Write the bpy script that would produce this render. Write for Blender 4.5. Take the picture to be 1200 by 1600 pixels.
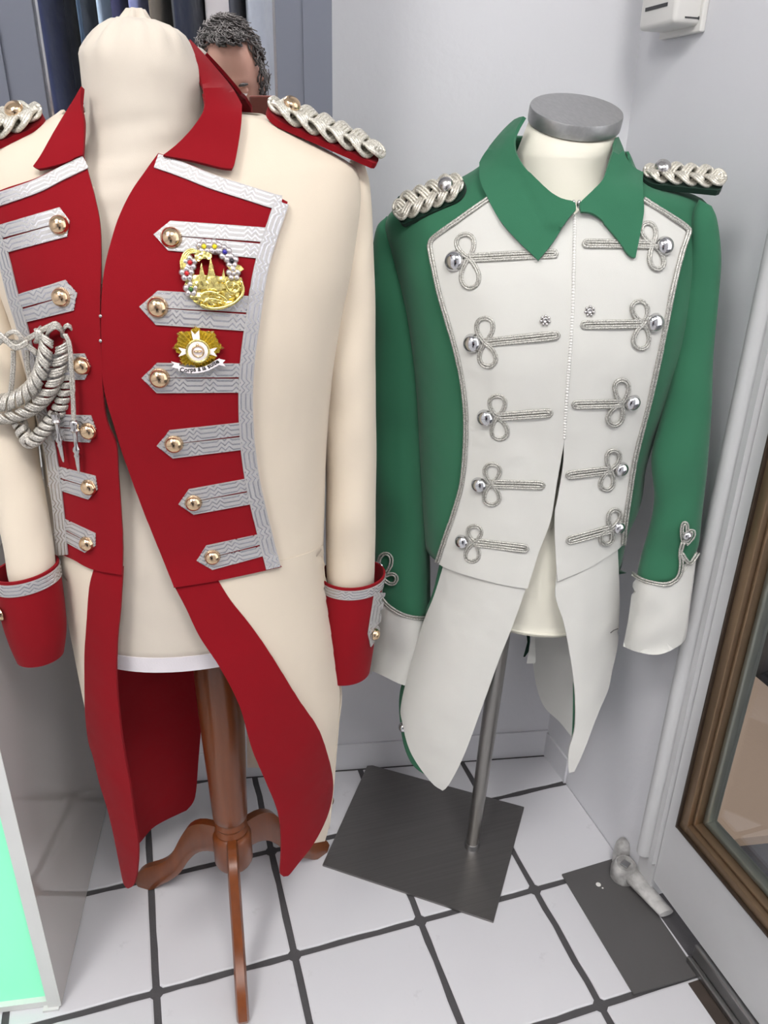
import bpy, bmesh, math, random
from mathutils import Vector, Matrix
from mathutils.bvhtree import BVHTree
from mathutils.geometry import delaunay_2d_cdt

random.seed(7)
for o in list(bpy.data.objects):
    bpy.data.objects.remove(o)
scene = bpy.context.scene
COL = scene.collection
V = Vector
PI = math.pi

# ------------------------------------------------------------------ camera
F = 1215.9                      # focal length in pixels of the 1200 x 1600 frame
PITCH, ROLL, YAW = math.radians(24.662), math.radians(1.1634), math.radians(17.957)
CP = V((0.07354, -0.78094, 1.0915))
FW = V((math.sin(YAW) * math.cos(PITCH), math.cos(YAW) * math.cos(PITCH), -math.sin(PITCH)))
_r = V((math.cos(YAW), -math.sin(YAW), 0))
_u = _r.cross(FW)
RT = _r * math.cos(ROLL) + _u * math.sin(ROLL)
UP = -_r * math.sin(ROLL) + _u * math.cos(ROLL)
cam = bpy.data.cameras.new('camera')
cam.sensor_fit = 'VERTICAL'
cam.sensor_height = 36
cam.lens = F / 1600 * 36
cam.clip_start = 0.01
camo = bpy.data.objects.new('camera', cam)
COL.objects.link(camo)
M = Matrix.Identity(4)
for i in range(3):
    M[i][0], M[i][1], M[i][2], M[i][3] = RT[i], UP[i], -FW[i], CP[i]
camo.matrix_world = M
scene.camera = camo

# ------------------------------------------------------------------ world, lights, exposure
world = bpy.data.worlds.new('world')
scene.world = world
world.use_nodes = True
world.node_tree.nodes['Background'].inputs[0].default_value = (0.95, 0.95, 1.0, 1)
world.node_tree.nodes['Background'].inputs[1].default_value = 1.6
scene.view_settings.view_transform = 'Standard'
scene.view_settings.look = 'None'
scene.view_settings.gamma = 1
scene.view_settings.use_curve_mapping = False
scene.view_settings.exposure = 0.46
# LED panels in the ceiling: (x, y, size x, size y, watts per steradian per m2)
PANELS = [(-0.7, -0.85, 0.6, 0.6, 14.5), (0.3, -1.3, 0.6, 0.6, 17.5), (-1.25, -1.7, 0.6, 0.6, 12.0)]
ROOM_H = 2.4


# ------------------------------------------------------------------ pixel <-> world
def ray(x, y):
    return (FW + RT * ((x - 600) / F) - UP * ((y - 800) / F)).normalized()


def onplane(x, y, p, n):
    d = ray(x, y)
    return CP + d * ((p - CP).dot(n) / d.dot(n))


def proj(p):
    d = p - CP
    z = d.dot(FW)
    return (600 + F * d.dot(RT) / z, 800 - F * d.dot(UP) / z)


def lerp_tab(tab, t):
    """piecewise linear table [(t, v), ...]"""
    if t <= tab[0][0]:
        a, b = tab[0], tab[1]
        return a[1]
    if t >= tab[-1][0]:
        return tab[-1][1]
    for a, b in zip(tab, tab[1:]):
        if a[0] <= t <= b[0]:
            k = (t - a[0]) / (b[0] - a[0])
            return a[1] + (b[1] - a[1]) * k


def smooth_tab(tab, t):
    """Catmull-Rom through a table"""
    n = len(tab)
    if t <= tab[0][0]:
        return tab[0][1]
    if t >= tab[-1][0]:
        return tab[-1][1]
    for i in range(n - 1):
        if tab[i][0] <= t <= tab[i + 1][0]:
            x0, y0 = tab[i]
            x1, y1 = tab[i + 1]
            h = x1 - x0
            m0 = (y1 - y0) / h if i == 0 else (y1 - tab[i - 1][1]) / (x1 - tab[i - 1][0])
            m1 = (y1 - y0) / h if i == n - 2 else (tab[i + 2][1] - y0) / (tab[i + 2][0] - x0)
            s = (t - x0) / h
            return ((2 * s ** 3 - 3 * s * s + 1) * y0 + (s ** 3 - 2 * s * s + s) * h * m0
                    + (-2 * s ** 3 + 3 * s * s) * y1 + (s ** 3 - s * s) * h * m1)


def spline(pts, step=6.0, closed=False):
    """Catmull-Rom resampling of a point list (any dimension)"""
    P = [V(p) for p in pts]
    n = len(P)
    out = []
    rng = n if closed else n - 1
    for i in range(rng):
        p1, p2 = P[i % n], P[(i + 1) % n]
        p0 = P[(i - 1) % n] if (closed or i > 0) else p1 * 2 - p2
        p3 = P[(i + 2) % n] if (closed or i < n - 2) else p2 * 2 - p1
        k = max(1, int(round((p2 - p1).length / step)))
        for j in range(k):
            s = j / k
            out.append(0.5 * ((2 * p1) + (p2 - p0) * s + (2 * p0 - 5 * p1 + 4 * p2 - p3) * s * s
                              + (3 * p1 - p0 - 3 * p2 + p3) * s ** 3))
    if not closed:
        out.append(P[-1].copy())
    return out


def poly_edges(segs, step=6.0):
    """closed polygon from runs of points; each run is smoothed, corners are kept between runs"""
    out = []
    for s in segs:
        q = spline(s, step)
        for p in q:
            if not out or (p - out[-1]).length > 0.4:
                out.append(p)
    if (out[0] - out[-1]).length < 0.4:
        out.pop()
    return out


def inside(p, poly):
    x, y = p[0], p[1]
    c = False
    n = len(poly)
    for i in range(n):
        a, b = poly[i], poly[i - 1]
        if (a[1] > y) != (b[1] > y) and x < (b[0] - a[0]) * (y - a[1]) / (b[1] - a[1]) + a[0]:
            c = not c
    return c


def seg_dist(p, poly):
    best = 1e9
    n = len(poly)
    for i in range(n):
        a, b = poly[i], poly[i - 1]
        d = b - a
        l = d.length_squared
        t = 0 if l == 0 else max(0, min(1, (p - a).dot(d) / l))
        best = min(best, (p - a - d * t).length_squared)
    return math.sqrt(best)


# ------------------------------------------------------------------ objects
class Thing:
    """top-level Empty at the thing's base; its parts are children with the same origin"""

    def __init__(s, name, label, cat, loc, group=None):
        o = bpy.data.objects.new(name, None)
        o.empty_display_size = 0.05
        COL.objects.link(o)
        o.location = loc
        o['label'] = label
        o['category'] = cat
        if group:
            o['group'] = group
        s.o, s.L = o, V(loc)


def mk(name, vs, fs, mat, par=None, smooth=None, uv=None, loc=None, label=None, cat=None, group=None, kind=None):
    """ONE mesh object from world-space vertices. par: Thing, (object, origin) or None"""
    if isinstance(par, Thing):
        po, L = par.o, par.L
    elif isinstance(par, tuple):
        po, L = par
    else:
        po, L = None, V(loc or (0, 0, 0))
    me = bpy.data.meshes.new(name)
    me.from_pydata([tuple(V(v) - L) for v in vs], [], fs)
    me.validate()
    if uv:
        ul = me.uv_layers.new(name='UVMap')
        for lp in me.loops:
            ul.data[lp.index].uv = uv[lp.vertex_index]
    if smooth is not None:
        me.shade_smooth()
        if smooth < 180:
            me.set_sharp_from_angle(angle=math.radians(smooth))
    o = bpy.data.objects.new(name, me)
    COL.objects.link(o)
    if po:
        o.parent = po
    else:
        o.location = L
    if mat:
        me.materials.append(mat)
    if label: o['label'] = label
    if cat: o['category'] = cat
    if group: o['group'] = group
    if kind: o['kind'] = kind
    return o


def sub(o, L):
    return (o, L)


def join(parts):
    vs, fs = [], []
    for v, f in parts:
        b = len(vs)
        vs += list(v)
        fs += [tuple(i + b for i in q) for q in f]
    return vs, fs


# ------------------------------------------------------------------ shapes
def box(c, s, rz=0.0, bev=0.0):
    """box, optionally with chamfered edges"""
    c = V(c)
    hx, hy, hz = s[0] / 2, s[1] / 2, s[2] / 2
    if bev <= 0:
        vs = [V((sx * hx, sy * hy, sz * hz)) for sz in (-1, 1) for sy in (-1, 1) for sx in (-1, 1)]
        fs = [(0, 2, 3, 1), (4, 5, 7, 6), (0, 1, 5, 4), (2, 6, 7, 3), (0, 4, 6, 2), (1, 3, 7, 5)]
    else:
        bm = bmesh.new()
        bmesh.ops.create_cube(bm, size=1)
        for v in bm.verts:
            v.co = V((v.co.x * s[0], v.co.y * s[1], v.co.z * s[2]))
        bmesh.ops.bevel(bm, geom=bm.edges[:], offset=bev, segments=3, affect='EDGES', profile=0.5)
        bm.verts.index_update()
        vs = [v.co.copy() for v in bm.verts]
        fs = [tuple(v.index for v in f.verts) for f in bm.faces]
        bm.free()
    R = Matrix.Rotation(rz, 3, 'Z')
    return [R @ v + c for v in vs], fs


def frame_from(n, hint=V((0, 0, 1))):
    n = n.normalized()
    t = hint - n * hint.dot(n)
    if t.length < 1e-4:
        t = V((1, 0, 0)) - n * n.x
    t.normalize()
    return t, n.cross(t), n


def lathe(prof, o, axis=V((0, 0, 1)), seg=24, hint=V((1, 0, 0))):
    """profile [(r, h)] revolved about axis through o"""
    t, b, n = frame_from(V(axis), hint)
    o = V(o)
    vs, fs = [], []
    for r, h in prof:
        for k in range(seg):
            a = 2 * PI * k / seg
            vs.append(o + n * h + (t * math.cos(a) + b * math.sin(a)) * max(r, 1e-5))
    for i in range(len(prof) - 1):
        for k in range(seg):
            k2 = (k + 1) % seg
            fs.append((i * seg + k, i * seg + k2, (i + 1) * seg + k2, (i + 1) * seg + k))
    fs.append(tuple(reversed(range(seg))))
    fs.append(tuple(range((len(prof) - 1) * seg, len(prof) * seg)))
    return vs, fs


def tube(path, r, seg=8, closed=False, flat=1.0, nrm=None):
    """tube along 3D points, r a number or list; parallel transported frame. nrm: optional normals (flat squashes along it)"""
    P = [V(p) for p in path]
    n = len(P)
    vs, fs = [], []
    prev = None
    for i in range(n):
        a = P[(i - 1) % n] if (closed or i > 0) else P[0]
        b = P[(i + 1) % n] if (closed or i < n - 1) else P[-1]
        t = (b - a).normalized() if (b - a).length > 1e-9 else V((0, 0, 1))
        if nrm:
            u = nrm[i]
        elif prev is None:
            u = V((0, 0, 1)) if abs(t.z) < 0.9 else V((1, 0, 0))
        else:
            u = prev
        u = (u - t * u.dot(t))
        u = u.normalized() if u.length > 1e-6 else V((1, 0, 0))
        prev = u
        w = t.cross(u)
        rr = r[i] if isinstance(r, (list, tuple)) else r
        for k in range(seg):
            an = 2 * PI * k / seg
            vs.append(P[i] + u * (math.cos(an) * rr * flat) + w * (math.sin(an) * rr))
    m = n if closed else n - 1
    for i in range(m):
        j = (i + 1) % n
        for k in range(seg):
            k2 = (k + 1) % seg
            fs.append((i * seg + k, i * seg + k2, j * seg + k2, j * seg + k))
    if not closed:
        fs.append(tuple(reversed(range(seg))))
        fs.append(tuple(range((n - 1) * seg, n * seg)))
    return vs, fs


def sphere(c, r, seg=14, rings=8, sc=(1, 1, 1), basis=None):
    c = V(c)
    B = basis or (V((1, 0, 0)), V((0, 1, 0)), V((0, 0, 1)))
    vs, fs = [], []
    for i in range(rings + 1):
        th = PI * i / rings
        for k in range(seg):
            a = 2 * PI * k / seg
            vs.append(c + B[0] * (r * sc[0] * math.sin(th) * math.cos(a)) + B[1] * (r * sc[1] * math.sin(th) * math.sin(a))
                      + B[2] * (r * sc[2] * math.cos(th)))
    for i in range(rings):
        for k in range(seg):
            k2 = (k + 1) % seg
            fs.append((i * seg + k, (i + 1) * seg + k, (i + 1) * seg + k2, i * seg + k2))
    return vs, fs


def ringloft(rings, closed=True, caps=(False, False)):
    n = len(rings[0])
    vs = [v for r in rings for v in r]
    fs = []
    for i in range(len(rings) - 1):
        for k in range(n if closed else n - 1):
            k2 = (k + 1) % n
            fs.append((i * n + k, (i + 1) * n + k, (i + 1) * n + k2, i * n + k2))
    if caps[0]:
        fs.append(tuple(range(n)))
    if caps[1]:
        fs.append(tuple(reversed(range((len(rings) - 1) * n, len(rings) * n))))
    return vs, fs


def shell(vs, fs, thick, smooth_n=True):
    """give an open sheet a thickness: the sheet stays outside, a copy moves inwards by thick, rims close"""
    n = len(vs)
    N = [V((0, 0, 0)) for _ in vs]
    cnt = {}
    for f in fs:
        a, b, c = V(vs[f[0]]), V(vs[f[1]]), V(vs[f[2]])
        fn = (b - a).cross(c - a)
        if len(f) > 3:
            fn = fn + (c - a).cross(V(vs[f[3]]) - a)
        for i in f:
            N[i] += fn
        for i in range(len(f)):
            e = (f[i], f[(i + 1) % len(f)])
            cnt[e] = cnt.get(e, 0) + 1
    out = list(vs) + [V(vs[i]) - (N[i].normalized() * thick if N[i].length > 0 else V((0, 0, 0))) for i in range(n)]
    F2 = list(fs) + [tuple(i + n for i in reversed(f)) for f in fs]
    for (a, b) in cnt:
        if (b, a) not in cnt:
            F2.append((b, a, a + n, b + n))
    return out, F2


def outward(vs, fs):
    """flip a roughly tubular sheet so its faces look away from its own middle line"""
    c = sum((V(v) for v in vs), V((0, 0, 0))) / len(vs)
    t = 0.0
    for f in fs:
        a, b, d = V(vs[f[0]]), V(vs[f[1]]), V(vs[f[2]])
        t += (b - a).cross(d - a).dot(a - c)
    return (vs, fs) if t > 0 else (vs, [tuple(reversed(f)) for f in fs])


class Surf:
    """a surface that outlines seen in the photograph are laid on"""

    def __init__(s, vs, fs):
        s.vs, s.fs = [V(v) for v in vs], fs
        s.bvh = BVHTree.FromPolygons(s.vs, fs)

    def cast(s, x, y, which=0):
        d = ray(x, y)
        o = CP
        hit = None
        for k in range(which + 1):
            loc, n, i, t = s.bvh.ray_cast(o, d)
            if loc is None:
                break
            hit = (loc, n)
            o = loc + d * 1e-4
        if hit is None or (which and k < which):
            best = None
            t = 0.5
            while t < 2.2:
                p = CP + d * t
                loc, n, i, dist = s.bvh.find_nearest(p)
                if best is None or dist < best[0]:
                    best = (dist, loc, n, p)
                t += 0.01
            return best[3], best[2]
        loc, n = hit
        return loc, n

    def at(s, x, y, off=0.0, which=0):
        loc, n = s.cast(x, y, which)
        if n.dot(ray(x, y)) > 0:
            n = -n
        return loc + n * off, n


def px_fill(poly, grid):
    """triangulated pixel polygon with interior points"""
    pts = [V((p[0], p[1])) for p in poly]
    nb = len(pts)
    x0, x1 = min(p.x for p in pts), max(p.x for p in pts)
    y0, y1 = min(p.y for p in pts), max(p.y for p in pts)
    r = 0
    y = y0 + grid * 0.5
    allp = pts[:]
    while y < y1:
        x = x0 + (grid * 0.5 if r % 2 else 0.1)
        while x < x1:
            p = V((x, y))
            if inside(p, pts) and seg_dist(p, pts) > grid * 0.55:
                allp.append(p)
            x += grid
        y += grid * 0.87
        r += 1
    v, e, f, *_ = delaunay_2d_cdt(allp, [], [list(range(nb))], 1, 1e-5)
    return [V(p) for p in v], [tuple(q) for q in f]


def px_panel(name, poly, surf, off, thick, mat, par, grid=9, which=0, smooth=40, uvaxis=None, wrinkle=None, **kw):
    """a piece of cloth, metal or trim whose outline is laid on a surface"""
    v2, f2 = px_fill(poly, grid)
    vs = []
    for p in v2:
        q, n = surf.at(p.x, p.y, off, which)
        if wrinkle:
            q = q + n * wrinkle(p.x, p.y)
        vs.append(q)
    # orient to the viewer
    a, b, c = (vs[i] for i in f2[0][:3])
    fs = []
    for f in f2:
        a, b, c = (vs[i] for i in f[:3])
        fs.append(f)
    s = sum((vs[f[1]] - vs[f[0]]).cross(vs[f[2]] - vs[f[0]]).dot(CP - vs[f[0]]) for f in fs)
    if s < 0:
        fs = [tuple(reversed(f)) for f in fs]
    nv = len(vs)
    V2, F2 = shell(vs, fs, thick)
    uv = None
    if uvaxis:
        (ax, ay), (bx, by), hw = uvaxis
        d = V((bx - ax, by - ay)).normalized()
        m = V((-d.y, d.x))
        uv = [((p - V((ax, ay))).dot(d), (p - V((ax, ay))).dot(m) / hw) for p in v2] * 2
    return mk(name, V2, F2, mat, par, smooth, uv, **kw)


def px_strip(name, path, hw, surf, off, thick, mat, par, step=5.0, smoothpath=True, u0=0.0, nx=4, **kw):
    """ribbon along a pixel path, UV u in pixels along it, v -1..1 across"""
    P = spline(path, step) if smoothpath else [V(p) for p in path]
    n = len(P)
    vs, uv, fs = [], [], []
    u = u0
    for i, p in enumerate(P):
        a, b = P[max(0, i - 1)], P[min(n - 1, i + 1)]
        d = (b - a).normalized()
        m = V((-d.y, d.x))
        if i:
            u += (p - P[i - 1]).length
        w = hw(i / (n - 1)) if callable(hw) else hw
        for k in range(nx + 1):
            t = -1 + 2 * k / nx
            q = p + m * (t * w)
            vs.append(surf.at(q.x, q.y, off)[0])
            uv.append((u, t))
    for i in range(n - 1):
        for k in range(nx):
            a = i * (nx + 1) + k
            fs.append((a, a + 1, a + nx + 2, a + nx + 1))
    s = sum((vs[f[1]] - vs[f[0]]).cross(vs[f[2]] - vs[f[0]]).dot(CP - vs[f[0]]) for f in fs)
    if s < 0:
        fs = [tuple(reversed(f)) for f in fs]
    V2, F2 = shell(vs, fs, thick)
    return mk(name, V2, F2, mat, par, 40, uv + uv, **kw)


def px_line(path, surf, off, step=4.0, closed=False, smoothpath=True):
    P = spline(path, step, closed) if smoothpath else [V(p) for p in path]
    pts, nn = [], []
    for p in P:
        q, n = surf.at(p.x, p.y, off)
        pts.append(q)
        nn.append(n)
    return pts, nn


def offset2d(P, d, closed=False):
    n = len(P)
    out = []
    for i, p in enumerate(P):
        a = P[(i - 1) % n] if closed or i else P[i]
        b = P[(i + 1) % n] if closed or i < n - 1 else P[i]
        t = (b - a).normalized()
        out.append(p + V((-t.y, t.x)) * d)
    return out


def sil_loft(axis, zs, L, R, dc, bf, bb, seg=96, ex=2.2):
    """horizontal rings whose left and right edges follow the outline rows L(y), R(y);
    axis(z) -> point, dc forward shift, bf / bb depth in front and behind"""
    rings = []
    for z in zs:
        c = axis(z)
        v = V((CP.x - c.x, CP.y - c.y, 0)).normalized()
        e = V((-v.y, v.x, 0))
        c = c + v * dc(z)
        y = proj(c)[1]
        a, b = onplane(L(y), y, c, v), onplane(R(y), y, c, v)
        sl, sr = (a - c).dot(e), (b - c).dot(e)
        m, h = (sl + sr) / 2, (sr - sl) / 2
        ring = []
        for k in range(seg):
            an = 2 * PI * k / seg
            cs, sn = math.cos(an), math.sin(an)
            q = (abs(cs) ** ex + abs(sn) ** ex) ** (-1 / ex)
            bd = bf(z) if sn > 0 else bb(z)
            ring.append(c + e * (m + h * cs * q) + v * (bd * sn * q))
        rings.append(ring)
    return rings


def edge_loft(rows, axis, ratio=0.8, seg=28, sub_=4, ex=2.2, back=None):
    """tube whose two edges are pixel points: rows of (xl, yl, xr, yr, dc); axis(x) gives the reference depth plane"""
    c0 = axis
    v = V((CP.x - c0.x, CP.y - c0.y, 0)).normalized()
    rows = spline([V(r) for r in rows], 1e9) if False else [V(r) for r in rows]
    # resample smoothly
    res = []
    n = len(rows)
    for i in range(n - 1):
        p0 = rows[i - 1] if i else rows[0] * 2 - rows[1]
        p3 = rows[i + 2] if i < n - 2 else rows[-1] * 2 - rows[-2]
        p1, p2 = rows[i], rows[i + 1]
        for j in range(sub_):
            s = j / sub_
            res.append(0.5 * ((2 * p1) + (p2 - p0) * s + (2 * p0 - 5 * p1 + 4 * p2 - p3) * s * s + (3 * p1 - p0 - 3 * p2 + p3) * s ** 3))
    res.append(rows[-1])
    pts = []
    for r in res:
        c = c0 + v * r[4]
        pts.append((onplane(r[0], r[1], c, v), onplane(r[2], r[3], c, v)))
    rings = []
    m = len(pts)
    for i, (a, b) in enumerate(pts):
        mid = (a + b) / 2
        pa = (pts[max(0, i - 1)][0] + pts[max(0, i - 1)][1]) / 2
        pb = (pts[min(m - 1, i + 1)][0] + pts[min(m - 1, i + 1)][1]) / 2
        t = (pb - pa).normalized()
        h = (b - a) / 2
        d = h.cross(t)
        d = d.normalized() if d.length > 1e-9 else v
        if d.dot(CP - mid) < 0:
            d = -d
        rr = ratio(i / (m - 1)) if callable(ratio) else ratio
        ring = []
        for k in range(seg):
            an = 2 * PI * k / seg
            cs, sn = math.cos(an), math.sin(an)
            q = (abs(cs) ** ex + abs(sn) ** ex) ** (-1 / ex)
            ring.append(mid + h * (cs * q) + d * (h.length * rr * sn * q))
        rings.append(ring)
    return rings


# ------------------------------------------------------------------ materials
class NT:
    def __init__(s, name):
        s.m = bpy.data.materials.new(name)
        s.m.use_nodes = True
        s.t = s.m.node_tree
        s.b = s.t.nodes['Principled BSDF']

    def n(s, kind, **kw):
        o = s.t.nodes.new(kind)
        for k, v in kw.items():
            setattr(o, k, v)
        return o

    def put(s, sock, v):
        if hasattr(v, 'is_output'):
            s.t.links.new(v, sock)
        else:
            sock.default_value = v

    def math(s, op, a, b=None, c=None):
        o = s.n('ShaderNodeMath', operation=op)
        s.put(o.inputs[0], a)
        if b is not None: s.put(o.inputs[1], b)
        if c is not None: s.put(o.inputs[2], c)
        return o.outputs[0]

    def coord(s, kind='Object'):
        return s.n('ShaderNodeTexCoord').outputs[kind]

    def noise(s, scale, detail=3, vec=None, rough=0.5):
        o = s.n('ShaderNodeTexNoise')
        o.inputs['Scale'].default_value = scale
        o.inputs['Detail'].default_value = detail
        o.inputs['Roughness'].default_value = rough
        s.t.links.new(vec or s.coord(), o.inputs['Vector'])
        return o.outputs['Fac']

    def mix(s, fac, a, b):
        o = s.n('ShaderNodeMix', data_type='RGBA')
        s.put(o.inputs[0], fac)
        s.put(o.inputs[6], a if hasattr(a, 'is_output') else (*a, 1))
        s.put(o.inputs[7], b if hasattr(b, 'is_output') else (*b, 1))
        return o.outputs[2]

    def ramp(s, fac, lo, hi):
        o = s.n('ShaderNodeMapRange')
        s.put(o.inputs[0], fac)
        o.inputs[1].default_value = lo
        o.inputs[2].default_value = hi
        return o.outputs[0]

    def bump(s, h, strength, dist=0.001, normal=None):
        o = s.n('ShaderNodeBump')
        o.inputs['Strength'].default_value = strength
        o.inputs['Distance'].default_value = dist
        s.t.links.new(h, o.inputs['Height'])
        if normal:
            s.t.links.new(normal, o.inputs['Normal'])
        return o.outputs[0]

    def set(s, **kw):
        for k, v in kw.items():
            s.put(s.b.inputs[k.replace('_', ' ')], v)
        return s


def lin(r, g, b):
    f = lambda c: c / 12.92 if c <= 0.04045 else ((c + 0.055) / 1.055) ** 2.4
    return (f(r / 255), f(g / 255), f(b / 255))


def fabric(name, col, rough=0.85, weave=1400, var=0.06, sheen=0.15, crease=0.35):
    m = NT(name)
    c = col
    n = m.noise(6, 3)
    m.set(Base_Color=m.mix(n, tuple(x * (1 - var) for x in c), tuple(min(1, x * (1 + var)) for x in c)), Roughness=rough,
          Sheen_Weight=sheen, Specular_IOR_Level=0.25)
    fine = m.noise(weave, 2)
    cr = m.noise(14, 2)
    b1 = m.bump(cr, crease, 0.01)
    m.set(Normal=m.bump(fine, 0.25, 0.0006, b1), Specular_IOR_Level=0.12)
    return m.m


def metal(name, col, rough=0.2, met=1.0, nscale=60, nvar=0.05):
    m = NT(name)
    n = m.noise(nscale, 2)
    m.set(Base_Color=(*col, 1), Metallic=met, Roughness=m.math('MULTIPLY_ADD', n, nvar * 2, rough - nvar))
    return m.m


def paint(name, col, rough=0.5, dirt=0.05, scale=5, bump=0.15, bscale=60, bdist=0.002):
    m = NT(name)
    n = m.noise(scale, 4)
    m.set(Base_Color=m.mix(n, tuple(x * (1 - dirt) for x in col), tuple(min(1, x * (1 + dirt)) for x in col)), Roughness=rough)
    if bump:
        m.set(Normal=m.bump(m.noise(bscale, 3), bump, bdist))
    return m.m


MT = {}
MT['cream'] = fabric('cream_wool_cloth', lin(215, 202, 184))
MT['linen'] = fabric('cream_jersey_cover', lin(205, 195, 182), weave=2200, crease=0.5)
MT['red'] = fabric('red_wool_cloth', lin(131, 13, 24), var=0.05, sheen=0.04)
MT['green'] = fabric('green_wool_cloth', lin(52, 107, 80), var=0.06, crease=0.6)
MT['white'] = fabric('off_white_cloth', lin(206, 205, 200), crease=0.6)
MT['busts'] = fabric('off_white_bust_cover', lin(224, 220, 206), weave=2200)
MT['band'] = fabric('silvery_band', lin(214, 208, 212), rough=0.45, weave=600, sheen=0.5)
MT['gold'] = metal('gold_button', (0.72, 0.52, 0.33), 0.16)
MT['brass'] = metal('bright_gold_badge', (0.78, 0.66, 0.24), 0.27, nscale=400, nvar=0.1)
MT['chrome'] = metal('chrome_button', (0.62, 0.62, 0.63), 0.1)
MT['pearl'] = metal('silver_flower', (0.62, 0.57, 0.57), 0.3, 0.85)
MT['steel'] = metal('brushed_steel', (0.36, 0.36, 0.36), 0.34)
MT['capsteel'] = metal('satin_neck_cap', (0.46, 0.46, 0.46), 0.42)
MT['plate'] = metal('dark_steel_plate', (0.085, 0.082, 0.08), 0.36, 0.6)
MT['tip'] = metal('silver_cord_tip', (0.55, 0.53, 0.52), 0.22)
MT['bronze'] = metal('bronze_anodised_frame', (0.25, 0.17, 0.105), 0.4, 0.75)
MT['dkbronze'] = metal('dark_bronze_edge', (0.06, 0.042, 0.03), 0.45, 0.5)
MT['alu'] = metal('grey_green_aluminium', (0.24, 0.25, 0.22), 0.38, 0.8)
MT['wall'] = paint('white_wall_paint', lin(217, 217, 221), 0.55, 0.03, 4, 0.25, 90, 0.0015)
MT['trim'] = paint('white_gloss_trim', lin(198, 198, 199), 0.35, 0.05, 14, 0.25, 40, 0.002)
MT['ceil'] = paint('ceiling_paint', lin(225, 225, 225), 0.7)
MT['grout'] = paint('dark_grout', lin(74, 72, 74), 0.85, 0.18, 40, 0.4, 300)
MT['plastic'] = paint('white_plastic', lin(222, 220, 216), 0.35, 0.01, 5, 0)
MT['darkslot'] = paint('dark_slot', lin(60, 60, 62), 0.6, 0.05, 5, 0)
MT['frame'] = paint('slate_grey_mirror_frame', lin(104, 108, 120), 0.5, 0.04, 3, 0.05)
MT['enamel'] = paint('white_enamel', lin(246, 238, 240), 0.2, 0.0, 5, 0)
MT['ink'] = paint('black_ink', lin(30, 26, 26), 0.6, 0.0, 5, 0)
MT['redgem'] = paint('red_gem', lin(190, 20, 30), 0.12, 0.0, 5, 0)
MT['bluegem'] = paint('blue_gem', lin(50, 40, 150), 0.12, 0.0, 5, 0)
MT['blackgem'] = paint('black_gem', lin(24, 20, 30), 0.12, 0.0, 5, 0)
MT['greengem'] = paint('green_gem', lin(60, 110, 40), 0.12, 0.0, 5, 0)
MT['yellowgem'] = paint('yellow_gem', lin(230, 210, 30), 0.12, 0.0, 5, 0)
MT['darkgreen'] = fabric('dark_green_felt', lin(18, 44, 34), var=0.1)
MT['tan'] = paint('tan_render', lin(158, 136, 116), 0.8, 0.08, 3, 0.3, 120)
MT['asphalt'] = paint('dark_ground', lin(66, 66, 70), 0.9, 0.2, 60, 0.5, 300)
MT['black'] = paint('black_board', lin(22, 22, 24), 0.5, 0.1, 8, 0)
MT['skin'] = paint('skin', lin(196, 148, 130), 0.5, 0.06, 20, 0.1, 300)
MT['hair'] = paint('grey_hair', lin(92, 86, 84), 0.6, 0.4, 160, 0.6, 500)
MT['phone'] = paint('phone_case', lin(120, 62, 52), 0.3, 0.0, 5, 0)
MT['glassy'] = paint('phone_glass', lin(20, 18, 20), 0.08, 0.0, 5, 0)
MT['hang'] = metal('rail_chrome', (0.6, 0.6, 0.6), 0.2)
MT['thread'] = paint('dark_thread', lin(60, 60, 58), 0.9, 0, 5, 0)


def braid_mat():
    """silver lace ribbon with woven zigzag lines; UV u in pixels along, v -1..1 across"""
    m = NT('silver_zigzag_lace')
    sep = m.n('ShaderNodeSeparateXYZ')
    m.t.links.new(m.coord('UV'), sep.inputs[0])
    u, v = sep.outputs[0], sep.outputs[1]
    t = m.math('FRACT', m.math('DIVIDE', u, 46.0))
    # two zigzags in the first half of the period, straight lines in the other half
    tri = m.math('PINGPONG', m.math('MULTIPLY', t, 4.0), 0.5)
    mask = m.math('LESS_THAN', t, 0.5)
    z = m.math('MULTIPLY', m.math('MULTIPLY', tri, mask), 1.5)
    s = m.math('FRACT', m.math('ADD', m.math('MULTIPLY', v, 1.55), z))
    lines = m.math('GREATER_THAN', m.math('ABSOLUTE', m.math('SUBTRACT', s, 0.5)), 0.33)
    edge = m.math('GREATER_THAN', m.math('ABSOLUTE', v), 0.86)
    keep = m.math('MULTIPLY', lines, m.math('SUBTRACT', 1.0, edge))
    mp = m.n('ShaderNodeMapping')
    mp.inputs['Scale'].default_value = (1.2, 9, 1)
    m.t.links.new(m.coord('UV'), mp.inputs[0])
    sp = m.noise(1.0, 2, mp.outputs[0], 0.7)
    base = m.mix(sp, lin(150, 147, 147), lin(204, 201, 200))
    col = m.mix(keep, base, lin(186, 186, 190))
    m.set(Base_Color=col, Metallic=m.math('MULTIPLY_ADD', keep, 0.65, 0.3), Roughness=m.math('MULTIPLY_ADD', keep, -0.2, 0.45),
          Normal=m.bump(m.math('SUBTRACT', m.math('MULTIPLY', sp, 0.4), keep), 0.6, 0.0012))
    return m.m


def cord_mat(name, a, b, scale=1.0):
    """metallic thread wound into a cord"""
    m = NT(name)
    n = m.noise(900 * scale, 2, None, 0.7)
    m.set(Base_Color=m.mix(m.ramp(n, 0.35, 0.65), a, b), Metallic=0.45, Roughness=0.4, Normal=m.bump(n, 0.5, 0.0006))
    return m.m


MT['braid'] = braid_mat()
MT['cord'] = cord_mat('silver_cord', lin(140, 134, 126), lin(226, 221, 212))
MT['soutache'] = cord_mat('silver_soutache', lin(120, 118, 112), lin(220, 218, 211))
MT['plait'] = cord_mat('pale_silver_plait', lin(176, 170, 156), lin(236, 232, 222), 0.8)


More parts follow.
